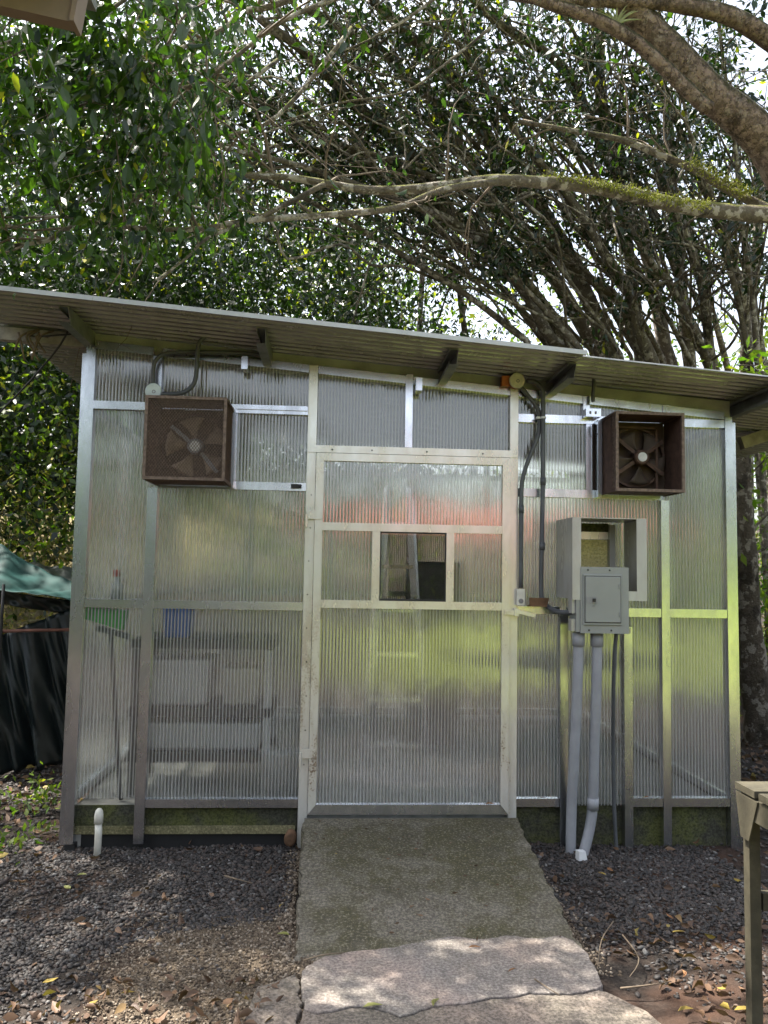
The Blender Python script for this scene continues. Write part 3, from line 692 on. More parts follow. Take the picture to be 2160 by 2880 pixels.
# ------------------------------------------------------------------ exhaust fans
DUSK = m_simple('dark_dusty_blade', (0.06, 0.043, 0.031), .7, 0, .3, 14)
def fan(cx, cz, w, h, dep, closed, label):
    f = thing('exhaust_fan', (cx, -dep/2, cz), label, 'fan', 'exhaust fans in boxes on the front wall')
    x0, x1, z0, z1, yf, yb = cx-w/2, cx+w/2, cz-h/2, cz+h/2, -dep, -.006
    e = .016
    def edge(a, b, mat): m = MB(); m.bar(a, b, e, e); m.build('frame_bar', mat, f)
    fm = RUSTL
    for z in (z0, z1): edge((x0-e/2, yf, z), (x1+e/2, yf, z), fm)
    for x in (x0, x1): edge((x, yf, z0+e/2), (x, yf, z1-e/2), fm)
    for x in (x0, x1):
        for z in (z0, z1): edge((x, yf+e/2, z), (x, yb, z), RUSTY)
    def lattice(m, O, U, V, lu, lv, p=.0155, th=.0026):
        O, U, V = (np.array(q, float) for q in (O, U, V))
        for sgn in (1, -1):
            c = -lv if sgn > 0 else 0
            c0 = math.floor(c/p)*p
            while c0 < lu+(0 if sgn > 0 else lv):
                # line u = c0 + sgn*v*0.75
                k = .75*sgn; pts = []
                for vv in (0, lv):
                    pts.append((c0+k*vv, vv))
                (ua, va), (ub, vb) = pts; ok = True
                def cl(u_, a_, b_):
                    tt = (u_-a_[0])/(b_[0]-a_[0]); return (u_, a_[1]+tt*(b_[1]-a_[1]))
                A, B = (ua, va), (ub, vb)
                if A[0] > B[0]: A, B = B, A
                if B[0] <= 0.002 or A[0] >= lu-.002: c0 += p; continue
                if A[0] < 0: A = cl(0, A, B)
                if B[0] > lu: B = cl(lu, A, B)
                if abs(A[1]-B[1]) > .004: m.bar(O+U*A[0]+V*A[1], O+U*B[0]+V*B[1], th, th, up=tuple(np.cross(U, V)))
                c0 += p
        return m
    if closed:
        lattice(MB(), (x0, yf, z0), (1,0,0), (0,0,1), w, h).build('mesh_guard', RUSTL, f)
        lattice(MB(), (x1, yf, z0), (0,1,0), (0,0,1), dep-.01, h).build('mesh_guard', RUSTY, f)
        lattice(MB(), (x0, yf, z0), (0,1,0), (0,0,1), dep-.01, h).build('mesh_guard', RUSTY, f)
        lattice(MB(), (x0, yf, z0), (1,0,0), (0,1,0), w, dep-.01).build('mesh_guard', RUSTY, f)
        MB().box(x0, x1, yf+.004, yb, z1+.008, z1+.011).build('top_plate', RUSTL, f)
        for bx in ((x1-.002, x1+.001),): MB().box(bx[0]-.006, bx[1]-.006, yf+.09, yb, z0+.01, z1-.01).build('side_plate', RUSTY, f)
    else:
        MB().box(x0-.003, x0, yf+.008, yb, z0, z1).build('side_plate', RUSTY, f); MB().box(x1, x1+.003, yf+.008, yb, z0, z1).build('side_plate', RUSTY, f)
        MB().box(x0, x1, yf+.008, yb, z0-.003, z0).build('bottom_plate', RUSTY, f); MB().box(x0, x1, yf+.008, yb, z1, z1+.003).build('top_plate', RUSTY, f)
        lattice(MB(), (x0-.006, yf, z0), (0,1,0), (0,0,1), .05, h).build('mesh_strip', RUSTL, f)
        MB().box(x1-.075, x1-.062, yb-.06, yb-.05, z0+.01, z1-.04).build('inner_strut', RUSTY, f); MB().box(x0+.01, x1-.07, yb-.06, yb-.05, z1-.05, z1-.036).build('inner_strut', RUSTY, f)
    by = yb-.004 if closed else yb-.004
    rr = min(w, h)*.44
    MB().ring((cx, by-.014, cz), (0, -1, 0), rr, rr+.012, .02, 36).build('fan_ring', RUSTY, f)
    MB().box(x0+.004, x1-.004, by, by+.003, z0+.004, z1-.004).build('back_plate', BROWNBACK, f)
    hubx, hubz = cx+(.012 if closed else .02), cz-.006
    yb2 = by-.05
    for k in range(5):
        a = 2*math.pi*k/5 + (.5 if closed else .95); m = MB()
        def bl(u, v):
            r = .045+u*(rr-.055); th = a+(v-.5)*(.35+.55*u); return (hubx+r*math.cos(th), yb2+.03*(v-.5)*(1-.3*u), hubz+r*math.sin(th))
        m.grid(bl, 6, 5); m.build('blade', BLADE if closed else DUSK, f, True, .002)
    mot = MB().tube([(hubx, yb2+.03, hubz), (hubx, yb2-.035, hubz), (hubx, yb2-.045, hubz)], [.045, .045, .038], 24).build('motor', FGREY if closed else RUSTY, f)
    MB().disc((hubx, yb2-.0455, hubz), (0, -1, 0), .029 if closed else .027, .003, 24).build('hub_cap', CAPW, mot)
    for a in ((2.45, -.85) if closed else (.62, 2.45, 3.75, -.6)):
        m = MB(); m.bar((hubx+.045*math.cos(a), yb2-.012, hubz+.045*math.sin(a)), (hubx+rr*1.02*math.cos(a), yb2-.006, hubz+rr*1.02*math.sin(a)), .022, .006, up=(0, 1, 0)); m.build('strut', FGREY if closed else RUSTY, f)
    return f
p0, p1 = W(318, 857, -.33), W(482, 1036, -.33)
fan((p0[0]+p1[0])/2, (p0[2]+p1[2])/2, p1[0]-p0[0], p0[2]-p1[2], .33, True, 'exhaust fan in a rusty brown wire mesh box left of the door')
p0, p1 = W(1332, 891, -.26), W(1476, 1061, -.26)
fan((p0[0]+p1[0])/2, (p0[2]+p1[2])/2, p1[0]-p0[0], p0[2]-p1[2], .26, False, 'exhaust fan in an open-fronted brown steel box right of the door')
for x in (-.585, 1.545):
    part('fan_mount', ALU, (x-.012, x+.012, -.05, -.001, 1.995, 2.45))

# ------------------------------------------------------------------ breaker enclosure, panel, pipes
hood = thing('breaker_hood', (1.5, -.16, 1.41), 'open grey metal box framing the recess above the breaker panel', 'enclosure')
HP = m_alu('dull_grey_sheet', (0.46, 0.46, 0.43), (0.34, 0.32, 0.28), rust=.5, metal=.1)
hx0, hx1, hz0, hz1, hy = 1.298, 1.708, 1.41, 1.853, -.32
def hpart(n, mat, *b): return part(n, mat, *b, parent=hood)
hpart('side_panel', HP, (hx0, hx0+.004, hy+.004, -.002, hz0, hz1)); hpart('side_panel', HP, (hx1-.004, hx1, hy+.004, -.002, hz0, hz1))
hpart('top_panel', HP, (hx0+.004, hx1-.004, hy+.004, -.002, hz1-.004, hz1))
hpart('flange', HP, (hx0-.002, hx0+.046, hy-.001, hy+.003, hz0-.006, hz1)); hpart('flange', HP, (hx1-.054, hx1+.002, hy-.001, hy+.003, hz0-.006, hz1))
hpart('flange', HP, (1.604, hx1-.054, hy, hy+.003, hz0-.006, hz0+.045))
hpart('back_panel', m_concrete('stained_board_lit_yellow', (0.95, 0.84, 0.36), .2, (.10, .08, .03), speck=.5, scale=3), (hx0+.01, 1.60, -.012, -.004, hz0, 1.745))  # brighter yellow puts the light on this stained board into its colour
hpart('back_rail', ALU_D, (hx0+.01, 1.60, -.03, -.013, 1.748, 1.79)); hpart('back_post', HP, (1.60, 1.635, -.05, -.004, hz0, hz1-.02))
hpart('lintel', PLINTH, (hx0+.01, 1.60, -.03, -.013, 1.792, 1.84))

brk = thing('breaker_cabinet', (1.455, -.28, 1.23), 'grey electrical breaker panel with closed door beside the pipes', 'breaker panel')
def bpart(n, mat, *b, parent=None): return part(n, mat, *b, parent=parent or brk)
m = MB(); m.box(1.318, 1.602, -.318, -.20, 1.232, 1.582); cab = m.build('cabinet', BREAK, brk)
cov = bpart('cover', BREAK, (1.340, 1.606, -.326, -.3185, 1.226, 1.584))
m = MB(); m.box(1.352, 1.566, -.334, -.3265, 1.270, 1.545); o = m.build('raised_frame', BREAK, brk); bv = o.modifiers.new('b', 'BEVEL'); bv.width = .006; bv.segments = 3
m = MB(); m.box(1.362, 1.556, -.341, -.3345, 1.286, 1.532); dd = m.build('panel_door', BREAK, brk); bv = dd.modifiers.new('b', 'BEVEL'); bv.width = .005; bv.segments = 3
bpart('door_gap', BLACK, (1.3585, 1.5595, -.3355, -.3345, 1.2825, 1.5355))
bpart('latch_plate', FGREY, (1.368, 1.424, -.3445, -.3415, 1.388, 1.422)); bpart('latch', BLACK, (1.399, 1.417, -.3475, -.345, 1.395, 1.414))
m = MB(); m.ring((1.406, -.3415, 1.375), (0, -1, 0), .005, .0068, .002, 14); m.build('key_ring', FGREY, brk)
for x, z in ((1.38, 1.567), (1.50, 1.567), (1.385, 1.243), (1.508, 1.243)):
    m = MB(); m.disc((x, -.3262, z), (0, -1, 0), .005, .002, 10); m.build('screw', BLACK, brk)
for z in (1.33, 1.48):
    m = MB(); m.tube([(1.549, -.3435, z-.012), (1.549, -.3435, z+.012)], .004, 8); m.build('hinge', BREAK, brk)
m = MB(); m.box(1.297, 1.3175, -.30, -.24, 1.235, 1.30); m.box(1.30, 1.317, -.30, -.23, 1.33, 1.41); m.build('side_bracket', HP, brk)
MB().bar((1.345, -.2, 1.50), (1.345, -.004, 1.50), .03, .03).build('mounting_arm', ALU, brk); MB().bar((1.726, -.004, 1.22), (1.56, -.20, 1.25), .03, .03).build('mounting_arm', ALU, brk)

def pipe(name, pts, r, mat, label, cat, group=None, n=14, per=5):
    P = smooth_path(pts, per); c = np.mean(P, 0)
    o = MB().tube(P, r, n).build(name, mat, None, True)
    return tag(o, label, cat, group)
straight = pipe('conduit_pipe', [(1.352, -.25, 1.224), (1.353, -.235, 1.0), (1.356, -.17, .6), (1.360, -.10, .25), (1.362, -.075, -.03)], .029, PVCG, 'thick straight grey pipe below the breaker panel, left of the pair', 'pipe', 'thick grey pipes below the breaker panel')
bent = pipe('conduit_pipe', [(1.455, -.25, 1.224), (1.458, -.235, 1.0), (1.470, -.16, .6), (1.480, -.105, .29), (1.472, -.095, .17), (1.445, -.10, .06), (1.415, -.11, -.03)], .029, PVCG, 'thick grey pipe below the breaker panel, bent left at its foot', 'pipe', 'thick grey pipes below the breaker panel')
cf = MB().tube([(1.4798, -.107, .30), (1.4792, -.101, .235)], .033, 14).build('pipe_collar', PVCG, bent, True)
pipe('cable_pipe', [(1.560, -.26, 1.226), (1.562, -.22, 1.05), (1.585, -.14, .80), (1.612, -.06, .5), (1.622, -.045, .25), (1.628, -.05, .08), (1.633, -.055, -.03)], .011, PVCD, 'thin dark cable pipe dropping behind the post right of the thick pipes', 'cable')
m = MB().hexa([(1.37,-.205,-.01),(1.42,-.19,-.01),(1.41,-.155,-.01),(1.36,-.17,-.01),(1.37,-.205,.04),(1.41,-.19,.036),(1.405,-.155,.036),(1.36,-.17,.04)])
tag(m.build('pipe_offcut', WHITEP), 'small white plastic pipe offcut at the foot of the grey pipes', 'offcut')

def crate(name, x0, x1, y0, y1, z0, z1, mat, label, cat):
    m = MB(); d = .02
    o = m.hexa([(x0+d,y0+d,z0),(x1-d,y0+d,z0),(x1-d,y1-d,z0),(x0+d,y1-d,z0),(x0,y0,z1),(x1,y0,z1),(x1,y1,z1),(x0,y1,z1)]).build(name, mat)
    bv = o.modifiers.new('b', 'BEVEL'); bv.width = .015; bv.segments = 2; return tag(o, label, cat)
# round junction boxes with conduits
def junction(px, py, r, mat, label, extra=None):
    c = W(px, py, -.06); j = thing('junction_box', (c[0], -.03, c[2]), label, 'junction box', 'round junction boxes')
    MB().tube([(c[0], -.002, c[2]), (c[0], -.052, c[2])], r*.86, 24).build('box_body', PVCD if extra is None else ORANGE, j, True)
    MB().tube([(c[0], -.0525, c[2]), (c[0], -.06, c[2]), (c[0], -.064, c[2])], [r, r, r*.9], 28).build('cover', mat, j)
    MB().ring((c[0]+.004, -.0645, c[2]-.003), (0, -1, 0), r*.14, r*.22, .002, 14).build('cover_screw', FGREY, j)
    return c
ca = junction(331, 845, .046, DISCB, 'pale blue round junction box cover at the top left corner of the mesh fan box')
cb = junction(1117, 822, .046, DISCC, 'cream round junction box cover high above the right door jamb', 1)
m = MB().box(cb[0]-.085, cb[0]-.04, -.045, -.002, cb[2]-.03, cb[2]+.03).build('conduit_bush', ORANGE); tag(m, 'orange plastic fitting beside the cream junction box', 'fitting')
def wp(lst, Y): return [W(x, y, Y) for x, y in lst]
pipe('conduit', wp([(331, 830), (331, 800), (336, 780), (352, 766), (382, 761), (440, 761), (520, 763), (568, 768)], -.045), .0125, PVCD, 'dark conduit arching from the blue junction box along under the eave', 'conduit')
pipe('conduit', wp([(350, 851), (378, 851), (402, 845), (420, 826), (425, 795), (426, 765), (432, 738), (452, 724), (478, 721), (520, 721), (560, 723)], -.085), .0125, PVCD, 'dark S-bent conduit rising from the mesh fan box to the roof', 'conduit')
bent1 = pipe('conduit', wp([(1126, 838), (1142, 856), (1156, 874), (1164, 892), (1165, 920), (1161, 945), (1145, 985), (1130, 1030), (1126, 1080), (1125, 1270)], -.03), .0125, PVCD, 'dark conduit bowing down beside the door jamb to the outlet box', 'conduit')
bent2 = pipe('conduit', wp([(1138, 822), (1156, 826), (1170, 840), (1173, 862), (1173, 1000), (1171, 1150), (1169, 1270), (1173, 1296), (1186, 1312), (1208, 1320), (1236, 1321)], -.05)[:-2] + [np.array([1.27, -.16, W(1208, 1320, -.05)[2]]), np.array([1.318, -.25, W(1230, 1321, -.2)[2]])], .0135, PVCD, 'dark conduit running straight down and bending right into the breaker panel', 'conduit')
for px, py in ((1163, 903), (1173, 903)):
    c = W(px, py, -.04); m = MB().ring((c[0], -.04 if px < 1170 else -.052, c[2]-.006), (0, 0, 1), .013, .0155, .012, 14).build('cable_tie', WHITEP); tag(m, 'white cable tie on the ' + ('left' if px < 1170 else 'right') + ' conduit near the upper rail', 'cable tie')
ob = thing('outlet_box', (1.11, -.02, 1.36), 'small cream outlet box at the end of the conduit by the door latch', 'outlet')
c = W(1125, 1290, -.04); MB().box(c[0]-.022, c[0]+.022, -.045, -.002, c[2]-.046, c[2]+.046).build('box_body', PVCW, ob)
for dz in (.022, -.022): MB().disc((c[0], -.0455, c[2]+dz), (0, -1, 0), .014, .003, 16).build('socket', FGREY if dz < 0 else PVCW, ob)
sb = thing('switch_box', (1.53, -.03, 2.5), 'small grey metal switch box above the left corner of the open fan box', 'switch box')
c = W(1281, 892, -.05); MB().box(c[0]-.045, c[0]+.045, -.06, -.005, c[2]-.024, c[2]+.024).build('box_body', ALU, sb)
for dx in (-.02, .012): MB().box(c[0]+dx-.005, c[0]+dx+.006, -.0625, -.0605, c[2]-.008, c[2]+.008).build('toggle', FGREY, sb)
pipe('conduit', wp([(1281, 868), (1281, 850), (1283, 826), (1276, 800), (1272, 790)], -.05), .011, PVCD, 'short dark conduit from the switch box up to the roof', 'conduit')
pipe('fan_cable', wp([(1283, 915), (1282, 928), (1288, 937), (1302, 940)], -.04), .004, BLACK, 'thin black cable looping from the switch box to the open fan box', 'cable')
tr = thing('wooden_tray', (1.18, -.02, 1.36), 'small dark brown wooden tray on the rail between the two conduits', 'tray')
a0 = W(1146, 1303, -.06); MB().box(1.125, 1.225, -.075, .002, 1.354, 1.360).build('tray_base', STONEB, tr); MB().hexa([(1.125,-.075,1.361),(1.225,-.075,1.361),(1.225,-.068,1.361),(1.125,-.068,1.361),(1.118,-.088,1.405),(1.234,-.088,1.405),(1.234,-.082,1.405),(1.118,-.082,1.405)]).build('tray_side', STONEB, tr)
for px, py, Y, r_ in ((1173, 1040, -.05, .0165), (1171, 1180, -.05, .0165), (1126, 1100, -.03, .0155)):
    c = W(px, py, Y); MB().tube([(c[0], Y, c[2]-.022), (c[0], Y, c[2]+.022)], r_, 14).build('coupling', PVCD, bent2 if px > 1150 else bent1, True)
for x in (1.352, 1.455): MB().tube([(x, -.25, 1.150), (x, -.25, 1.223)], .034, 16).build('pipe_adapter', PVCG, straight if x < 1.4 else bent, True)
# slanted bars added behind the window, standing for a reflected trunk and beams
ld = thing('reflection_bars', (.45, .7, .205), 'slanted bars standing for a reflected trunk and beams in the small door window', 'reflection_bars')
for a, b in (((.20, .62, .21), (.36, .72, 2.1)), ((.62, .62, .21), (.50, .72, 2.1)), ((.28, 1.1, .21), (.38, .78, 2.1))): MB().bar(a, b, .03, .05).build('slanted_bar', ALU, ld)
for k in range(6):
    f = .12+.15*k; MB().bar((.20+.16*f, .62+.1*f, .21+1.89*f), (.62-.12*f, .62+.1*f, .21+1.89*f), .03, .025).build('cross_bar', ALU, ld)
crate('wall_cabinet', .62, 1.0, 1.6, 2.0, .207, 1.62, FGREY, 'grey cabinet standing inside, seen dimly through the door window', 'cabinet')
# white standpipe
sp = thing('standpipe', (-1.25, -.12, 0), 'short cream standpipe with rounded cap in the gravel by the left corner', 'pipe')
b0 = G(210, 1842, 0.0); tp = W(214, 1752, float(b0[1]))
MB().tube([(b0[0], b0[1], -.05), (b0[0]+.002, b0[1], .1), (tp[0], b0[1], tp[2]-.055)], .019, 16).build('pipe_body', PVCW, sp, True)
MB().tube([(tp[0], b0[1], tp[2]-.065), (tp[0], b0[1], tp[2]-.02), (tp[0]+.001, b0[1]-.002, tp[2]), (tp[0]+.002, b0[1]-.004, tp[2]+.012), (tp[0]+.002, b0[1]-.005, tp[2]+.016)], [.0235, .0235, .020, .012, .003], 16).build('pipe_cap', PVCW, sp, True)
# brown stone by the ramp
m = MB(); c = G(627, 1822, .02)
def st_(u, v):
    th = math.pi*u; ph = 2*math.pi*v; r = 1+.12*math.sin(3*ph+2*th)*math.sin(th); return (c[0]+.035*r*math.sin(th)*math.cos(ph), c[1]+.03*r*math.sin(th)*math.sin(ph), .05+.048*r*math.cos(th))
tag(m.grid(st_, 10, 14).build('stone', STONEB, None, True), 'fist-sized brown stone standing against the base left of the ramp', 'stone')

# ------------------------------------------------------------------ things kept inside
sh = thing('storage_rack', (-.6, .55, .205), 'dark storage rack with three boards seen through the left panels', 'rack')
x0, x1 = -1.18, -.34
for z in (.40, .66, 1.06): MB().box(x0, x1, .28, .85, z, z+.055).build('shelf', DARKW, sh)
for x in (x0+.01, x1-.05):
    for y in (.30, .80): MB().box(x, x+.04, y-.02, y+.02, .205, 1.055).build('leg', DARKW if x < -1 else WHITEP, sh)
crate('blue_container', -1.02, -.84, .32, .52, 1.117, 1.33, BLUEP, 'blue plastic container on the top board of the rack', 'container')
crate('white_tub', -1.12, -.72, .33, .75, .717, .99, WHITEP, 'white plastic tub on the middle board of the rack', 'tub')
crate('white_sack', -1.10, -.40, .33, .78, .457, .62, WHITEP, 'pale flat carton low in the rack', 'carton')
crate('cream_carton', -.66, -.42, .36, .7, .717, .94, PVCW, 'cream carton beside the white tub in the rack', 'carton')
m = MB().tube([(-.28, .30, .207), (-.28, .30, .46), (-.28, .30, .47)], [.10, .125, .13], 24); tag(m.build('bucket', WHITEP, None, True), 'white bucket on the floor beside the lower door hinge', 'bucket')
br = thing('broom', (-1.22, .12, .21), 'green broom leaning behind the lower left panel, bristles up', 'broom')
m = MB(); hx, hz = W(233, 1337, .09)[[0, 2]]
m.hexa([(hx-.15,.06,hz+.01),(hx+.09,.06,hz-.06),(hx+.09,.13,hz-.06),(hx-.15,.13,hz+.01),(hx-.17,.05,hz+.07),(hx+.11,.05,hz+.05),(hx+.11,.14,hz+.05),(hx-.17,.14,hz+.07)]); o = m.build('bristles', GREENP, br)
MB().bar((hx-.06, .095, hz-.05), (hx+.12, .12, hz-.10), .06, .03).build('broom_head', BLACK, br); MB().tube([(hx+.02, .10, hz-.08), (hx+.10, .16, .215)], .013, 10).build('handle', BLACK, br)
sb_ = thing('spray_bottle', (-1.2, .12, 1.35), 'white spray bottle with red trigger behind the left middle rail', 'bottle')
c = W(253, 1275, .12); MB().tube([(c[0], .12, 1.356), (c[0], .12, 1.43), (c[0], .12, 1.455), (c[0], .12, 1.48)], [.035, .035, .015, .013], 16).build('bottle_body', WHITEP, sb_, True); MB().box(c[0]-.02, c[0]+.012, .105, .135, 1.481, 1.52).build('trigger', REDP, sb_)
MB().box(-1.38, -1.06, .052, .22, 1.338, 1.3555).build('ledge', ALU, shed)

# ------------------------------------------------------------------ table, beams, tarpaulin shelter
tb = thing('work_table', (1.75, -1.75, 0), 'weathered wooden slatted work table at the right edge', 'table')
ZT = .86; c0 = G(1620, 1703, ZT); tx, ty = float(c0[0]), float(c0[1])
lw = .037
def leg(x, y): MB().hexa([(x-lw/2,y-lw/2,-.05),(x+lw/2,y-lw/2,-.05),(x+lw/2,y+lw/2,-.05),(x-lw/2,y+lw/2,-.05),(x-lw/2,y-lw/2,ZT-.03),(x+lw/2,y-lw/2,ZT-.03),(x+lw/2,y+lw/2,ZT-.03),(x-lw/2,y+lw/2,ZT-.03)]).build('leg', WOOD, tb)
for x, y in ((tx+.03, ty+.05), (tx+1.2, ty+.05), (tx+.03, ty-.60), (tx+1.2, ty-.60)): leg(x, y)
for k in range(5): MB().box(tx-.005, tx+1.3, ty+.085-.145*k-.12, ty+.085-.145*k, ZT-.022, ZT).build('slat', WOOD, tb)
MB().box(tx+.058, tx+1.17, ty+.03, ty+.07, ZT-.11, ZT-.03).build('apron', WOOD, tb); MB().box(tx+.002, tx+.026, ty-.57, ty+.02, ZT-.10, ZT-.03).build('apron', WOOD, tb)
MB().box(tx+.058, tx+1.17, ty+.035, ty+.065, ZT-.40, ZT-.345).build('stretcher', WOOD, tb)
m = MB(); m.hexa([(tx-.002,ty+.01,ZT-.17),(tx+.003,ty+.01,ZT-.17),(tx+.003,ty+.06,ZT-.17),(tx-.002,ty+.06,ZT-.17),(tx-.004,ty-.05,ZT-.03),(tx+.001,ty-.05,ZT-.03),(tx+.001,ty+.085,ZT-.03),(tx-.004,ty+.085,ZT-.03)]); m.build('corner_bracket', WOOD, tb)

# eave corner of the building at the viewer's left
ev = thing('eave_beam', (-1.6, -2.7, 0), 'brown eave beam end of the neighbouring building, top left corner', 'beam')
Yb = -2.55; e = W(163, 22, Yb); e2 = W(150, 46, Yb); q = W(0, 12, Yb); q2 = W(0, -32, Yb)
dirv = (q-e2); dirv = dirv/np.linalg.norm(dirv); far = e2+dirv*1.6; H = .088
MB().hexa([far+(0,0,0), e2, e2+(0,.04,0), far+(0,.04,0), far+(0,0,H), e2+(.012,0,H), e2+(.012,.04,H), far+(0,.04,H)]).build('beam', BEAMW, ev)
MB().hexa([e2+(.002,-.01,-.004), e2+(.014,-.01,-.004), e2+(.014,.05,-.004), e2+(.002,.05,-.004), e2+(.014,-.01,H+.02), e2+(.028,-.01,H+.02), e2+(.028,.05,H+.02), e2+(.014,.05,H+.02)]).build('end_board', BEAMW, ev)
MB().hexa([far+(0,-1.5,H+.002), e2+(.03,-1.5,H+.022), e2+(.03,.11,H+.022), far+(0,.11,H+.002), far+(0,-1.5,H+.03), e2+(.03,-1.5,H+.05), e2+(.03,.11,H+.05), far+(0,.11,H+.03)]).build('eave_roof', GALV, ev)
MB().box(far[0]+.3, far[0]+.4, Yb-1.0, Yb-.9, -.05, far[2]+H).build('post', WOOD, ev)

# timber pole wired to the left corner
tp_ = thing('timber_pole', (-1.9, .05, 2.7), 'grey timber pole bound with vines reaching the left corner of the shed', 'pole')
a = W(-60, 716, .10); b = W(186, 738, .10)
MB().bar(a, b, .06, .075).build('pole', GREYW, tp_)
for k in range(7):
    c = W(70+random.uniform(-30, 30), 724, .05); pts = [c+np.array([random.uniform(-.08, .08), 0, random.uniform(-.02, .05)]), c+np.array([random.uniform(-.05, .05), -.03, -.02]), c+np.array([random.uniform(-.10, .10), -.02, -random.uniform(.05, .18)])]
    MB().tube(smooth_path(pts, 4), .006, 6).build('vine', TWIG, tp_, True)
pipe('stay_wire', [W(160, 690, .0), W(130, 745, .05), W(85, 800, .1), W(40, 850, .2), W(-40, 930, .3)], .006, BLACK, 'thin black wire hanging from the roof corner down to the left', 'wire', per=3, n=6)
pipe('rope', [W(62, 724, .03), W(80, 727, .03), W(110, 725, .0), W(150, 722, -.02), W(176, 716, -.05)], .005, BLACK, 'thin black cord tied from the timber pole to the roof purlin', 'rope', per=3, n=6)

# tarpaulin shelter at left
ts = thing('tarp_shelter', (-2.9, 2.2, 0), 'sagging shelter of green and black tarpaulins left of the shed', 'shelter')
def wob(u, v, s): return .5*math.sin(9*u+s)+.35*math.sin(17*u+4*v+s*2)+.25*math.sin(31*u-7*v+s)
def cloth(fn, mat, name, nu=50, nv=24): MB().grid(fn, nu, nv).build(name, mat, ts, True, .004)
def lerp(a, b, t): return a+(b-a)*t
def green(u, v):
    A = lerp(W(-90, 1165, 2.6), W(175, 1262, 2.1), u); B = lerp(W(-90, 1262, 1.5), W(165, 1296, 1.6), u)
    p = lerp(A, B, v); p = p.copy(); p[2] += .10*math.exp(-((u-.38)/.12)**2)*(1-v) - .05*math.sin(math.pi*v)+.022*wob(u*1.2+v*.6, v, 1)*(1-.5*v); return p
cloth(green, TARPG, 'green_tarp')
def dark_top(u, v):
    A = lerp(W(-60, 1215, 3.2), W(190, 1225, 2.9), u); B = lerp(W(-60, 1250, 2.4), W(190, 1272, 2.2), u); p = lerp(A, B, v).copy(); p[2] += .03*wob(u, v, 3); return p
cloth(dark_top, TARPK, 'black_tarp')
def valance(u, v):
    A = lerp(W(-60, 1268, 1.75), W(170, 1300, 1.85), u); B = lerp(W(-60, 1296, 1.8), W(170, 1330, 1.9), u); p = lerp(A, B, v).copy(); p[1] += .05*wob(u, v, 6); return p
cloth(valance, TARPK, 'hanging_edge', 40, 6)
def wall_(u, v):
    A = lerp(W(-60, 1395, 1.55), W(178, 1305, 1.9), u); p0 = A.copy(); p = p0.copy(); p[2] = lerp(A[2], .01, v)
    p[1] += .13*wob(u*2.2-.8*v, v, 2)*(.35+.8*v) - .35*v*(1-u); p[0] -= .12*v*(1-u); return p
cloth(wall_, TARPK, 'black_tarp_wall', 70, 30)
MB().tube([W(-60, 1366, 1.45), W(60, 1362, 1.6), W(165, 1360, 1.7)], .012, 8).build('pole', m_simple('rusty_pole', (.22, .10, .07), .6), ts, True)
for x in (-3.6, -2.12): MB().tube([(x, 2.05, -.05), (x, 2.05, 1.30)], .02, 8).build('support_post', GREYW, ts, True)
MB().tube([W(8, 1262, 1.5), W(4, 1330, 1.5), (W(2, 1400, 1.5)[0], 1.5, 0)], .012, 8).build('support_post', BLACK, ts, True)

# eave of a structure behind the right corner
ne = thing('rear_eave', (2.7, .8, 2.2), 'grey timber eave bracket of the structure behind the right corner', 'eave')
A = W(1596, 905, .75); B = W(1720, 872, .75)
MB().bar(W(1592, 893, .6), W(1740, 893, .6), .05, .07).build('beam', GREYW, ne); MB().bar(W(1600, 958, .75), W(1740, 912, .75), .06, .085).build('brace', GREYW, ne)
MB().box(W(1600, 905, .7)[0], W(1720, 905, .7)[0], .70, 1.4, W(1600, 905, .7)[2], W(1600, 900, .7)[2]+.02).build('soffit', DARKW, ne)
MB().box(3.7, 3.78, .72, .80, -.05, W(1600, 893, .6)[2]).build('post', GREYW, ne)

# ------------------------------------------------------------------ trees
def tree_path(pts, ys):
    n = len(pts); Y = np.interp(np.linspace(0, 1, n), np.linspace(0, 1, len(ys)), ys)
    return [W(x, y, yy) for (x, y), yy in zip(pts, Y)]
def grow(mt, P, R_, frac0, nb, lmin, lmax, r0, updir=(0, 0, .35), sub=3, cl=None, toward=None, droop=.25):
    """side branches with twigs along a limb; returns twig tips for leaves"""
    tips = []; P = np.array(P); n = len(P)
    for _ in range(nb):
        t = random.uniform(frac0, 1.0)*(n-1.001); i = int(t); base = P[i]+(P[i+1]-P[i])*(t-i); tang = unit(P[i+1]-P[i])
        d = unit(tang*random.uniform(.2, .9) + rng.normal(size=3)*.75 + np.array(updir)); L = random.uniform(lmin, lmax)
        if toward is not None: d = unit(d+np.array(toward)*random.random())
        pts = [base]; cur = base.copy(); dd = d.copy()
        for k in range(4):
            dd = unit(dd+rng.normal(size=3)*.22-np.array([0, 0, droop*.25*k])); cur = cur+dd*L/4; pts.append(cur.copy())
        rr = min(r0*random.uniform(.6, 1.2), R_[min(i, len(R_)-1)]*.6)
        mt.tube(pts, [rr, rr*.8, rr*.6, rr*.42, rr*.2], 5, False)
        for k in range(sub):
            j = random.choice((1, 2, 2, 3, 3)); f = random.random(); b = pts[j]+(pts[j+1]-pts[j])*f if j < 4 else pts[j]
            sd = unit(dd+rng.normal(size=3)*.9); sl = L*random.uniform(.25, .5); e1 = b+sd*sl*.5+np.array([0, 0, -.02]); e2_ = b+sd*sl-np.array([0, 0, sl*.15])
            mt.tube([b, e1, e2_], [rr*.4, rr*.28, rr*.12], 4, False); tips.append((b, e2_))
        tips.append((pts[2], pts[4]))
    return tips
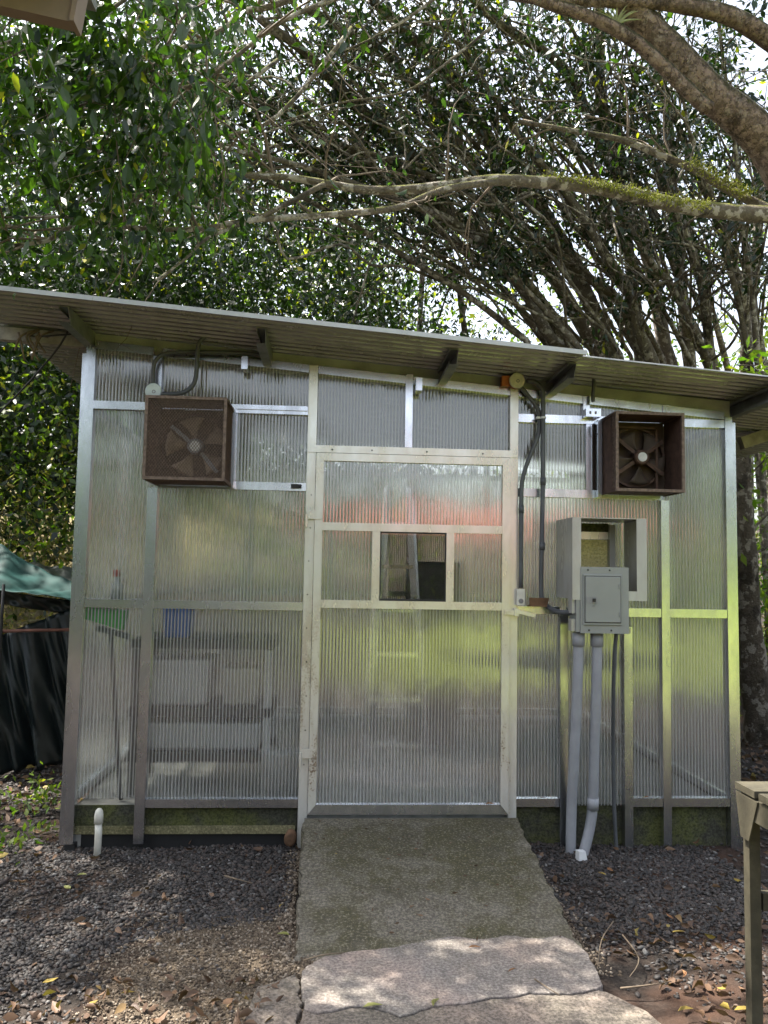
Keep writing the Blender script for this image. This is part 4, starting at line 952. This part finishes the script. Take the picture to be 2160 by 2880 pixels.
def clothe(tips, per, size, hang=.6, spread=.12):
    c = []; d = []
    for a, b in tips:
        n = max(1, int(per*random.uniform(.5, 1.5)))
        t = rng.uniform(.15, 1.05, (n, 1)); c.append(a+(b-a)*t+rng.normal(size=(n, 3))*spread)
        d.append(rng.normal(size=(n, 3))*.7+unit(b-a)*.4+np.array([0, 0, -hang]))
    c = np.concatenate(c); d = np.concatenate(d); return c, d, size*np.exp(rng.normal(0, .28, len(c)))*.92

ORD = ['first', 'second', 'third', 'fourth', 'fifth', 'sixth', 'seventh', 'eighth', 'ninth', 'tenth', 'eleventh', 'twelfth', 'thirteenth', 'fourteenth', 'fifteenth', 'sixteenth', 'seventeenth', 'eighteenth', 'nineteenth', 'twentieth'] + ['twenty-'+w for w in 'first second third fourth fifth sixth seventh eighth ninth'.split()] + ['thirtieth'] + ['thirty-'+w for w in 'first second third fourth fifth sixth'.split()]
TR = [  # base..top in the view, depths base..top, width base..top
 ([(1200,742),(1101,563),(921,436),(819,380),(756,338),(643,260),(538,197),(430,150)], (6.5, 3.2), (40, 17)),
 ([(1235,750),(1121,598),(1048,528),(942,429),(890,338),(805,260),(735,190),(643,102),(560,40)], (6.0, 3.0), (46, 22)),
 ([(1290,760),(1180,570),(1080,430),(1000,330),(925,211),(876,169),(819,105),(749,67),(661,18)], (7.0, 3.4), (38, 20)),
 ([(1325,770),(1200,500),(1101,369),(1030,264),(978,183),(943,134),(872,63),(802,0)], (6.4, 3.2), (42, 26)),
 ([(1440,780),(1400,560),(1335,405),(1320,344),(1289,283),(1254,214),(1228,160),(1170,107),(1075,50),(1010,-20)], (7.2, 3.6), (36, 22)),
 ([(1384,770),(1360,560),(1331,382),(1312,283),(1297,214),(1297,95),(1290,-40)], (6.2, 4.2), (34, 22)),
 ([(1490,790),(1470,600),(1449,420),(1442,248),(1407,115),(1380,-20)], (6.8, 4.6), (34, 20)),
 ([(1612,802),(1610,688),(1583,573),(1552,477),(1500,360),(1450,230)], (5.6, 4.2), (32, 18)),
 ([(1534,795),(1530,726),(1514,611),(1476,493),(1420,370),(1350,250)], (6.0, 4.4), (30, 16)),
 ([(1648,800),(1625,649),(1633,535),(1640,400),(1600,250)], (6.6, 5.2), (30, 16)),
 ([(1395,779),(1335,650),(1266,596),(1170,516),(1075,451),(960,395),(840,345),(700,300)], (6.2, 3.6), (30, 12)),
 ([(1410,783),(1373,699),(1358,626),(1304,546),(1239,439),(1150,330),(1060,200),(990,90)], (5.6, 3.4), (34, 14)),
 ([(1250,764),(1190,730),(1144,650),(1075,560),(980,480),(880,440),(760,395),(620,350),(480,320)], (5.4, 3.0), (34, 12)),
 ([(1530,790),(1514,745),(1457,630),(1411,573),(1350,477),(1290,380),(1200,270)], (5.8, 4.0), (26, 12)),
 ([(905,760),(908,675),(916,528),(930,420),(950,300)], (9.0, 8.5), (17, 11)),
 ([(780,760),(768,690),(762,600),(740,500),(700,420)], (9.5, 9.0), (16, 9)),
 ([(1010,760),(1000,690),(985,600),(930,520),(860,470)], (9.0, 8.0), (20, 10)),
]
random.seed(21)
for k in range(17):                               # slender stems filling the fan between the thick ones
    f = (k+random.uniform(.1, .9))/17; bx = 1130+530*f; by = 735+75*f; lean = (880*(1-f)**.8+60)*random.uniform(.75, 1.1); ty = random.uniform(-30, 200)+90*(1-f)
    q = [(bx-lean*t_**1.08+random.uniform(-14, 14)*t_, by+(ty-by)*(t_**.92)+random.uniform(-12, 12)*t_) for t_ in np.linspace(0, 1, 7)]
    yb_ = random.uniform(4.6, 8.2); TR.append((q, (yb_, yb_*random.uniform(.5, .75)), (random.uniform(11, 22), random.uniform(5, 9))))
TR.sort(key=lambda q: q[0][0][0])
def trunk(mt, pts, ys, w0, w1, n=10, ground=True, per=4, wob_=.05):
    P = smooth_path(tree_path(pts, ys), per); m_ = len(P)
    rr = [rad(w0+(w1-w0)*i/(m_-1), P[i])*(1+.08*math.sin(i*1.3)) for i in range(m_)]
    if ground:
        d = P[0]-P[1]; d = d/np.linalg.norm(d); d = unit(d+np.array([0, 0, -1.6])); gz = hill(P[0][0], P[0][1])-.25
        L = (P[0][2]-gz)/-d[2]; ex = [P[0]+d*L, P[0]+d*L*.5]; P = ex+P; rr = [rr[0]*1.25, rr[0]*1.1]+rr
    mt.tube(P, rr, n, True, wob_); return P, rr
for k, (pts, ys_, (w0, w1)) in enumerate(TR):
    b0 = W(pts[0][0], pts[0][1], ys_[0])
    slim = pts[0][0] < 1030; thin = w0 < 23 and not slim; w0, w1 = w0*.8, w1*.8
    lab = ('slim upright' if slim else 'slender leaning' if thin else 'leaning grey-barked') + ' tree behind the shed, %s trunk from the left along the roof line' % ORD[k]
    tr_ = thing('leaning_tree' if not slim else 'slim_tree', (b0[0], b0[1], 0), lab, 'tree', 'trees behind the shed')
    mt = MB(); P, rr = trunk(mt, pts, ys_, w0, w1, 10)
    mt.build('trunk', BARK, tr_, True)
    mb_ = MB(); i0 = max(2, int(len(P)*.25)); tips = grow(mb_, P[i0:], rr[i0:], .05, (8 if thin else 13) if not slim else 10, .7, 1.9, .022, sub=4, updir=(0, 0, .25))
    if not slim:
        for _ in range(3 if thin else 10):                   # long thin shoots that run with the lean
            i = random.randint(3, int(len(P)*.6)); sp = P[i:]; off = rng.normal(size=3)*np.array([.5, .7, .5]); q = [p+off*min(1, j/6.)*1.3+rng.normal(size=3)*.02*j for j, p in enumerate(sp[::2])]
            if len(q) > 3: q = smooth_path(q, 3); r1 = random.uniform(.008, .026); mb_.tube(q, list(np.linspace(r1, r1*.25, len(q))), 6, False)
    mb_.build('limbs', BARK, tr_, True)['kind'] = 'stuff'
    c, d, s = clothe(tips, 18 if not slim else 26, .09, .5, .09)
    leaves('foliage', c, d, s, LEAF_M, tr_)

# the big spreading tree whose limbs come in from the right
bt = thing('spreading_tree', (3.6, 1.2, 0), 'big spreading tree with pinkish flaking mossy limbs entering at the upper right', 'tree')
mt = MB(); foot = [np.array([5.3, 1.9, -.2]), np.array([5.0, 1.7, 1.4]), np.array([4.6, 1.4, 2.6])]
big = [W(x, y, yy) for (x, y), yy in zip([(1800,470),(1720,380),(1659,312),(1610,262),(1533,200),(1457,118),(1381,38),(1330,-30),(1270,-110)], (1.15, 1.05, 1.0, .9, .8, .7, .6, .45, .3))]
P = smooth_path(foot+big, 5); w = [rad(x, P[min(i, len(P)-1)]) for i, x in enumerate(np.interp(np.linspace(0, 1, len(P)), [0, .3, .45, .6, .8, 1], [190, 150, 82, 72, 60, 46]))]
mt.tube(P, w, 18, True, .035); mt.build('trunk', BARKB, bt, True)
TIPS = []
def limb(pts, ys, w0, w1, name='limb', mat=LIMBB, nb=0, start=None, frac=.3, n=9, **kw):
    m_ = MB(); P = tree_path(pts, ys)
    if start is not None: P = [np.array(start)]+P
    P = smooth_path(P, 4); rr = [rad(w0+(w1-w0)*i/(len(P)-1), P[i]) for i in range(len(P))]
    m_.tube(P, rr, n, True, .05); m_.build(name, mat, bt, True)
    if nb:
        m2 = MB(); TIPS.extend(grow(m2, P, rr, frac, nb, .4, 1.1, .014, **kw)); m2.build('branchlets', TWIG, bt, True)['kind'] = 'stuff'
    return P
limb([(1850,490),(1740,476),(1659,464),(1560,457),(1450,441),(1340,416),(1230,398),(1160,393),(1075,389),(1000,396),(900,408),(800,411),(700,396),(620,383),(540,380),(440,384),(334,408),(271,443)], (1.1, .2), 42, 7, start=(4.62, 1.45, 2.5), nb=14, frac=.45, sub=2)
limb([(1075,392),(980,405),(930,420),(860,448),(760,460),(620,470),(540,476),(480,487),(400,496),(300,493),(240,488),(150,492),(100,520),(0,533),(-80,540)], (.62, -.2), 16, 8, nb=12, frac=.3, sub=2)
limb([(700,398),(640,430),(560,470),(500,492),(440,520),(400,560),(330,610)], (.45, -.1), 13, 4, nb=4, sub=2)
limb([(240,488),(200,478),(140,468),(60,470),(-30,468)], (.05, -.1), 9, 4, nb=3, sub=2)
limb([(1850,560),(1740,495),(1659,452),(1572,409),(1495,363),(1419,332),(1342,302),(1228,281),(1120,262)], (1.3, 1.6), 26, 9, nb=6, frac=.5, sub=2)
limb([(1850,260),(1750,150),(1659,82),(1572,32),(1457,8),(1350,2),(1152,-6),(1000,-30)], (.9, .3), 50, 22, mat=BARKB)
limb([(1530,235),(1460,170),(1380,95),(1290,42),(1180,5),(1080,-40)], (.66, .2), 32, 24, mat=BARKB, name='limb')
limb([(700,-30),(583,14),(527,25),(485,60),(429,91),(387,106),(310,155),(246,197),(170,230)], (-.6, -1.0), 15, 4, nb=16, frac=.1, sub=3)
limb([(900,-60),(640,30),(500,130),(430,180),(330,200),(240,235),(120,190)], (-.3, -.8), 11, 4, nb=16, frac=.15, sub=3)
limb([(560,-60),(430,10),(380,60),(330,160),(240,240)], (-.8, -1.0), 9, 3, nb=12, sub=3)
limb([(330,-60),(240,20),(110,60),(0,95),(-80,100)], (-.7, -.9), 10, 4, nb=14, sub=3)
limb([(600,130),(470,230),(380,330),(240,330),(90,300),(-40,330)], (.2, -.5), 9, 4, nb=16, sub=3)
limb([(760,60),(600,250),(470,290),(300,260),(140,330),(0,360)], (.6, 0), 10, 4, nb=16, sub=3)
limb([(1060,60),(960,140),(870,200),(720,225),(560,285)], (-.1, -.2), 7, 3, nb=2, sub=2)
limb([(960,-20),(880,40),(800,85),(740,110)], (-.3, -.4), 8, 3, nb=3, sub=2)
# hanging leaves: the nearest ones singly, the rest joined
c, d, s = clothe(TIPS, 24, .076, .9, .075)
proj = np.stack([((c-CAM) @ _rt)/((c-CAM) @ _fw), ((c-CAM) @ _up)/((c-CAM) @ _fw), (c-CAM) @ _fw], 1)
inview = (np.abs(proj[:, 0]) < .5) & (np.abs(proj[:, 1]) < .66) & (proj[:, 2] > 2.0)
px_ = (proj[:, 0]*FPX+1080)/K; py_ = (1440-proj[:, 1]*FPX)/K
open_ = ~(((px_ > 540) & (rng.random(len(c)) < .85)) | ((py_ > 560) & (px_ > 60)) | ((py_ > 400) & (rng.random(len(c)) < .55)))      # the lower right limbs are nearly bare
c, d, s, proj, inview = c[open_], d[open_], s[open_], proj[open_], inview[open_]
c, d, s = (q for q in (c, d, s)); idx = np.where(inview)[0]; idx = idx[np.argsort(-(s/proj[:, 2])[idx])][:290]
rest = np.setdiff1d(np.arange(len(c)), idx)
leaves('foliage', c[rest], d[rest], s[rest], LEAF_N, bt, True)
protos = []
for k in range(5):
    V, lo, stt, tt = leaf_geo(np.zeros((1, 3)), np.array([[0, 0, -1.0]]), np.array([1.0]), .42, True, .14)
    me = bpy.data.meshes.new('leaf'); me.from_pydata([tuple(v) for v in V], [], [tuple(lo[i:i+3]) for i in range(0, len(lo), 3)]); me.materials.append(LEAF_N); protos.append(me)
BL = wloc(bt)
for i in idx:
    o = bpy.data.objects.new('leaf', protos[i % 5]); COL.objects.link(o); o.parent = bt
    o.location = Vector(c[i]-BL); o.scale = (s[i],)*3
    q = Vector((0, 0, -1)).rotation_difference(Vector(d[i]).normalized()); o.rotation_mode = 'QUATERNION'; o.rotation_quaternion = q @ Vector((0, 0, 1)).to_track_quat('Z', 'Y') @ Matrix.Rotation(random.uniform(0, 6.28), 3, 'Z').to_quaternion()
# unseen crown above the picture, added to shade the shed and the gravel
def blob(N, boxes, size, clus=.35):
    tot = sum(b[6] for b in boxes); cs = []
    for b in boxes:
        n = int(N*b[6]/tot); k = max(1, n//28); cc = np.stack([rng.uniform(b[0], b[1], k), rng.uniform(b[2], b[3], k), rng.uniform(b[4], b[5], k)], 1)
        cs.append(np.repeat(cc, 28, 0)+rng.normal(size=(k*28, 3))*clus)
    cs = np.concatenate(cs); return cs, rng.normal(size=cs.shape)*.7+np.array([0, 0, -.5]), rng.uniform(size*.65, size*1.3, len(cs))
leaves('upper_foliage', *blob(34000, [(-4.5, 4.5, .2, 4.8, 8.2, 10.0, 1), (-4.5, 4, -1.2, 1.0, 6.6, 8.0, .36), (-9, -4.5, -2.5, 4.5, 6.0, 8.5, 1.1), (-10, -2, 4.5, 9, 9.0, 11.0, .45), (-6.5, -3.2, -.8, 2.2, 6.2, 8.0, .5)], .14, .4), LEAF_N, bt)
for (a, b_) in (((-.4, .2, 7.2), (-3.5, 1.0, 8.4)), ((.4, .4, 7.4), (-1.0, 3.0, 9.2)), ((1.5, .4, 7.2), (3.5, 3.0, 9.6)), ((.5, -.2, 6.8), (-1.0, -.8, 7.0))):
    m_ = MB(); P = smooth_path([np.array(big[-1]), np.array([.75, .15, 6.2]), np.array(a), (np.array(a)+np.array(b_))/2+np.array([0, 0, .2]), np.array(b_)], 3); m_.tube(P, list(np.linspace(.11, .03, len(P))), 8, True, .04); m_.build('limb', BARKB, bt, True)
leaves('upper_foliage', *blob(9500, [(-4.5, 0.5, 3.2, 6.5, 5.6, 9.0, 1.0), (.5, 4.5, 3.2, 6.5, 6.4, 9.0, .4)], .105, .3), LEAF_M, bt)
# bromeliad and moss tufts on the limbs
br_ = thing('bromeliad', W(1331, 50, .55), 'spiky pale green bromeliad perched on the big limb at the top right', 'plant')
c = W(1331, 52, .50)
for k in range(16):
    a = math.pi*(.03+.94*k/15)+random.uniform(-.06, .06); L = random.uniform(.13, .22); dy = random.uniform(-.6, .3)
    tip = c+np.array([L*math.cos(a), L*dy*.5, L*.62*math.sin(a)]); mid = c+(tip-c)*.5+np.array([0, 0, .03]); sd = unit(np.cross(tip-c, [0, 1, .2]))*.012
    MB().grid(lambda u, v: (c*(1-u)**2+2*mid*u*(1-u)+tip*u*u)+sd*(v-.5)*2*(1-u*.92), 5, 1).build('leaf', m_simple('bromeliad_leaf', (.26, .28, .12), .55) if k == 0 else MATS['bromeliad_leaf'], br_, True, .002)
MOSS = m_leaf('limb_moss', (.10, .11, .015), (.22, .21, .03), trans=.2, rough=.8)
for nm, pts, lab in (('moss', [(1180,392),(1260,400),(1350,418),(1440,436),(1530,450)], 'yellow green moss growing along the top of the long horizontal limb'), ('moss', [(1490,355),(1560,395),(1620,428)], 'green moss along the thin limb above the horizontal one')):
    cc = []
    for x, y in [(lerp(pts[i][0], pts[i+1][0], f), lerp(pts[i][1], pts[i+1][1], f)) for i in range(len(pts)-1) for f in np.linspace(0, 1, 60)]:
        b = W(x+random.uniform(-6, 6), y-random.uniform(2, 9), .75 if len(pts) > 3 else 1.3); cc.append(b+rng.normal(size=(8, 3))*np.array([.03, .04, .012]))
    cc = np.concatenate(cc); tag(leaves(nm, cc, rng.normal(size=cc.shape)+np.array([0, 0, .8]), rng.uniform(.012, .03, len(cc)), MOSS, None), lab, kind='stuff')

# dark trunk at the right edge
rt_ = thing('edge_tree', (3.4, 2.6, 0), 'dark lichen-spotted trunk standing at the right edge behind the shed corner', 'tree')
mt = MB(); P, rr = trunk(mt, [(1648,1645),(1632,1500),(1618,1350),(1606,1150),(1598,1000),(1592,900)], (2.8, 2.4), 66, 34, 14, False)
P = [P[0]+np.array([.03, 0, -.35])]+P; mt = MB().tube(P, [rr[0]*1.1]+rr, 14, True, .06); mt.build('trunk', BARKD, rt_, True)
tips = grow(MB(), P, rr, .5, 1, .5, .8, .02)
m_ = MB(); tips = grow(m_, P[4:], rr[4:], .2, 12, .5, 1.2, .018, sub=3, toward=(.8, .3, .2)); m_.build('limbs', BARKD, rt_, True)['kind'] = 'stuff'
c, d, s = clothe(tips, 22, .10, .4, .15); leaves('foliage', c, d, s, LEAF_Y, rt_)

# background wood, scrub and undergrowth
def mass(name, N, boxes, size, mat, label, clus=.35):
    return tag(leaves(name, *blob(N, boxes, size, clus), mat, None), label, kind='stuff')
mass('far_wood', 44000, [(-14, 2, 13, 19, 1.0, 8.0, .75), (2, 16, 13, 19, .5, 8.0, .32), (-14, 1, 10, 14, 3, 9, .6), (-14, 3, 14, 20, 8, 15, .7), (3, 14, 14, 20, 8, 15, .25)], .20, LEAF_F, 'far green wood behind the leaning trees', .7)
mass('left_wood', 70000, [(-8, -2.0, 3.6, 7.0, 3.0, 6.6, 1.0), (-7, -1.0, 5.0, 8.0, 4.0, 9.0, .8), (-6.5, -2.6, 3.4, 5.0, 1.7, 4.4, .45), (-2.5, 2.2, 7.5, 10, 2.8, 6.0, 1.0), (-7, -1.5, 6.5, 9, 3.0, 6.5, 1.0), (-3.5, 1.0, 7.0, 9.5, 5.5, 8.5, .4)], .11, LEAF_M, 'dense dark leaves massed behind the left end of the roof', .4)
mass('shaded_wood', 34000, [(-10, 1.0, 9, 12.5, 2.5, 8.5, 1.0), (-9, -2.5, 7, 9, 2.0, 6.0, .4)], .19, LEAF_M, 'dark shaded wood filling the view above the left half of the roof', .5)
mass('slope_shrubs', 4500, [(-7, -2.4, 3.0, 4.2, 1.5, 3.2, 1.0)], .085, LEAF_Y, 'fresh green shrubs on the slope between the tarpaulins and the roof', .28)
mass('hillside_scrub', 15000, [(-9, -2.7, 3.6, 7.5, .9, 2.2, 1.0), (-8, -2.6, 3.2, 5, .7, 1.5, .4)], .075, LEAF_DRY, 'dry yellowish scrub on the sunny slope above the tarpaulins', .3)
mass('right_undergrowth', 15000, [(3.6, 9.5, 4.5, 9.0, .2, 3.6, 1.0), (3.4, 7, 3.5, 6, .1, 1.4, .3)], .10, LEAF_Y, 'bright yellow green undergrowth behind the right corner', .35)
mass('weeds', 700, [(-2.6, -1.7, .1, 1.0, .01, .05, 1), (-2.0, -1.6, -.4, .3, .01, .03, .35)], .05, LEAF_Y, 'low green weeds in the gravel left of the shed', .08)

# ------------------------------------------------------------------ the clearing in front of the shed (behind the viewpoint)
mass('clearing_wood', 26000, [(-30, -3, -34, -26, 0, 7, 1), (-3, 12, -36, -30, 0, 5.0, .7), (12, 30, -34, -26, 0, 8, 1), (-22, -9, -22, -10, 0, 5, .7), (-9, -2.6, -14, -9.5, .4, 3.6, .4)], .55, LEAF_N, 'tree line across the clearing, reflected in the panels', .9)
mass('lawn_shrubs', 5000, [(-1, 5, -24, -19, .1, 1.6, .5), (6, 16, -22, -17, .1, 2.0, 1), (3, 9, -26, -22, .5, 3.4, .6)], .3, LEAF_Y, 'sunny shrubs at the far end of the lawn, reflected in the panels', .5)
pv = thing('red_pavilion', (6.5, -17, 0), 'red-roofed open pavilion across the lawn, reflected in the door panels', 'pavilion')
MB().hexa([(1.2,-20,2.9),(7.2,-20,2.9),(7.2,-16,2.5),(1.2,-16,2.5),(1.6,-19.5,3.6),(6.8,-19.5,3.6),(7.2,-16,2.62),(1.2,-16,2.62)]).build('roof', REDROOF, pv)
MB().box(1.5, 6.9, -19.6, -19.5, -.05, 2.9).build('wall', DARKW, pv); MB().box(3.3, 5.2, -17.2, -17.1, .9, 2.3).build('awning', m_simple('orange_awning', (.55, .17, .07), .6), pv)
for x in (1.4, 3.3, 5.2, 7.0): MB().box(x-.06, x+.06, -16.2, -16.08, -.05, 2.5).build('post', GREYW, pv)

# ------------------------------------------------------------------ single fallen leaves and sticks
def fallen(px, py, z, L, mat, label, ang):
    c = G(px, py, z); V, lo, _, _ = leaf_geo(np.array([[0, 0, 0.]]), np.array([[1., 0, .05]]), np.array([L]), .55, True, .16)
    V[:, 2] = np.abs(V[:, 2])*.6+.002; V[:, :2] = V[:, :2] @ np.array([[math.cos(ang), math.sin(ang)], [-math.sin(ang), math.cos(ang)]])
    s0 = V[0]; ln = len(V); me = bpy.data.meshes.new('fallen_leaf'); me.from_pydata([tuple(v) for v in V], [], [tuple(int(q) for q in lo[i:i+3]) for i in range(0, len(lo), 3)]); me.materials.append(mat)
    o = bpy.data.objects.new('fallen_leaf', me); COL.objects.link(o); o.location = Vector(c)+Vector((0, 0, .004))
    md = o.modifiers.new('s', 'SOLIDIFY'); md.thickness = .0012; tag(o, label, 'leaf', 'single fallen leaves')
for a in [(784,2180,SZ,.07,LITG,'olive leaf lying across the slab crack, left one of two',.2), (936,2178,SZ,.055,LITG,'olive leaf lying on the slab crack, right one of two',1.2), (1080,1982,.02,.03,LITY,'tiny bright yellow leaf near the foot of the ramp',.8),
          (1309,1893,.03,.045,LITY,'yellow leaf on dark gravel right of the ramp, farther one',2.2), (1452,2017,.03,.055,LITY,'yellow leaf on dark gravel beside the table leg, nearer one',.1), (1455,1988,.03,.05,LITB,'curled tan leaf on gravel just left of the table leg',1.9),
          (1465,2188,.02,.06,LITY,'broad yellow leaf in the sunlit litter right of the slab',.3), (1586,2186,.02,.07,LITY,'yellow leaf in the litter close to the foot of the table leg',.1), (260,2150,.02,.05,LITY,'yellow leaf in the gravel near the bottom left edge',.15),
          (153,1922,.03,.05,LITG,'pale leaf on the left gravel in front of the standpipe',2.6), (91,2126,.03,.055,LITY,'pale yellow leaf on gravel at far lower left',.4), (604,1963,.025,.035,LITY,'small pale yellow leaf on soil just left of the ramp',1.4),
          (625,2022,.03,.05,LITG,'olive leaf beside the left foot of the ramp',2.9), (1097,2103,SZ,.045,LITB,'brown leaf on the right half of the pale slab',.6), (1012,2050,SZ,.05,LITB,'dark brown leaf near the upper edge of the pale slab',.1),
          (1325,1885,.03,.05,LITB,'brown leaf on the gravel near the middle right',2.0), (1475,2115,.03,.06,LITB,'brown curled leaf left of the table leg in the litter',1.0), (166,1893,.03,.045,LITG,'olive leaf on gravel at left centre',.3)]:
    fallen(*a)
def stick(pts, r, label):
    P = smooth_path(pts, 4); tag(MB().tube(P, list(np.linspace(r, r*.4, len(P))), 6, True, .1).build('stick', TWIG, None, True), label, 'stick', 'dead sticks on the ground')
stick([G(1325,1990,.03), G(1300,2030,.035), G(1290,2090,.03)], .0035, 'thin bent stick on the litter right of the slab')
stick([G(1345,2020,.03), G(1380,2070,.04), G(1360,2110,.03)], .0035, 'crooked stick farther right in the litter beyond the slab')
stick([G(1340,2135,.025), G(1400,2128,.035), G(1450,2120,.03)], .004, 'straight pale stick lying across the litter near the slab corner')
stick([G(1155,2115,SZ), G(1185,2135,SZ+.012), G(1210,2150,SZ+.003)], .003, 'fine dark twig across the crack on the slab')
stick([G(485,1892,.03), G(515,1900,.035), G(545,1908,.03)], .006, 'pale twig on the gravel left of the ramp')
stick([G(655,2075,.03), G(700,2062,.035), G(745,2058,.03)], .004, 'thin twig at the upper edge of the slab')

# dead leaves and dust on the wall ledges
for px, py, z, ang, nm in ((1390, 1728, .268, .4, 'orange dead leaf lying on the lower rail right of the pipes'), (1180, 1722, .266, 2.8, 'grey dead leaf on the lower rail right of the door'), (1048, 1735, .236, .1, 'curled brown leaf on the bottom rail of the door')):
    c = W(px, py, -.004); o_ = fallen(px, py, .268, .05, LITB if 'orange' in nm or 'brown' in nm else GREYW, nm, ang)
    o_ = [o for o in bpy.data.objects if o.get('label') == nm][0]; o_.location = (c[0], .0 if px != 1048 else -.012, z)
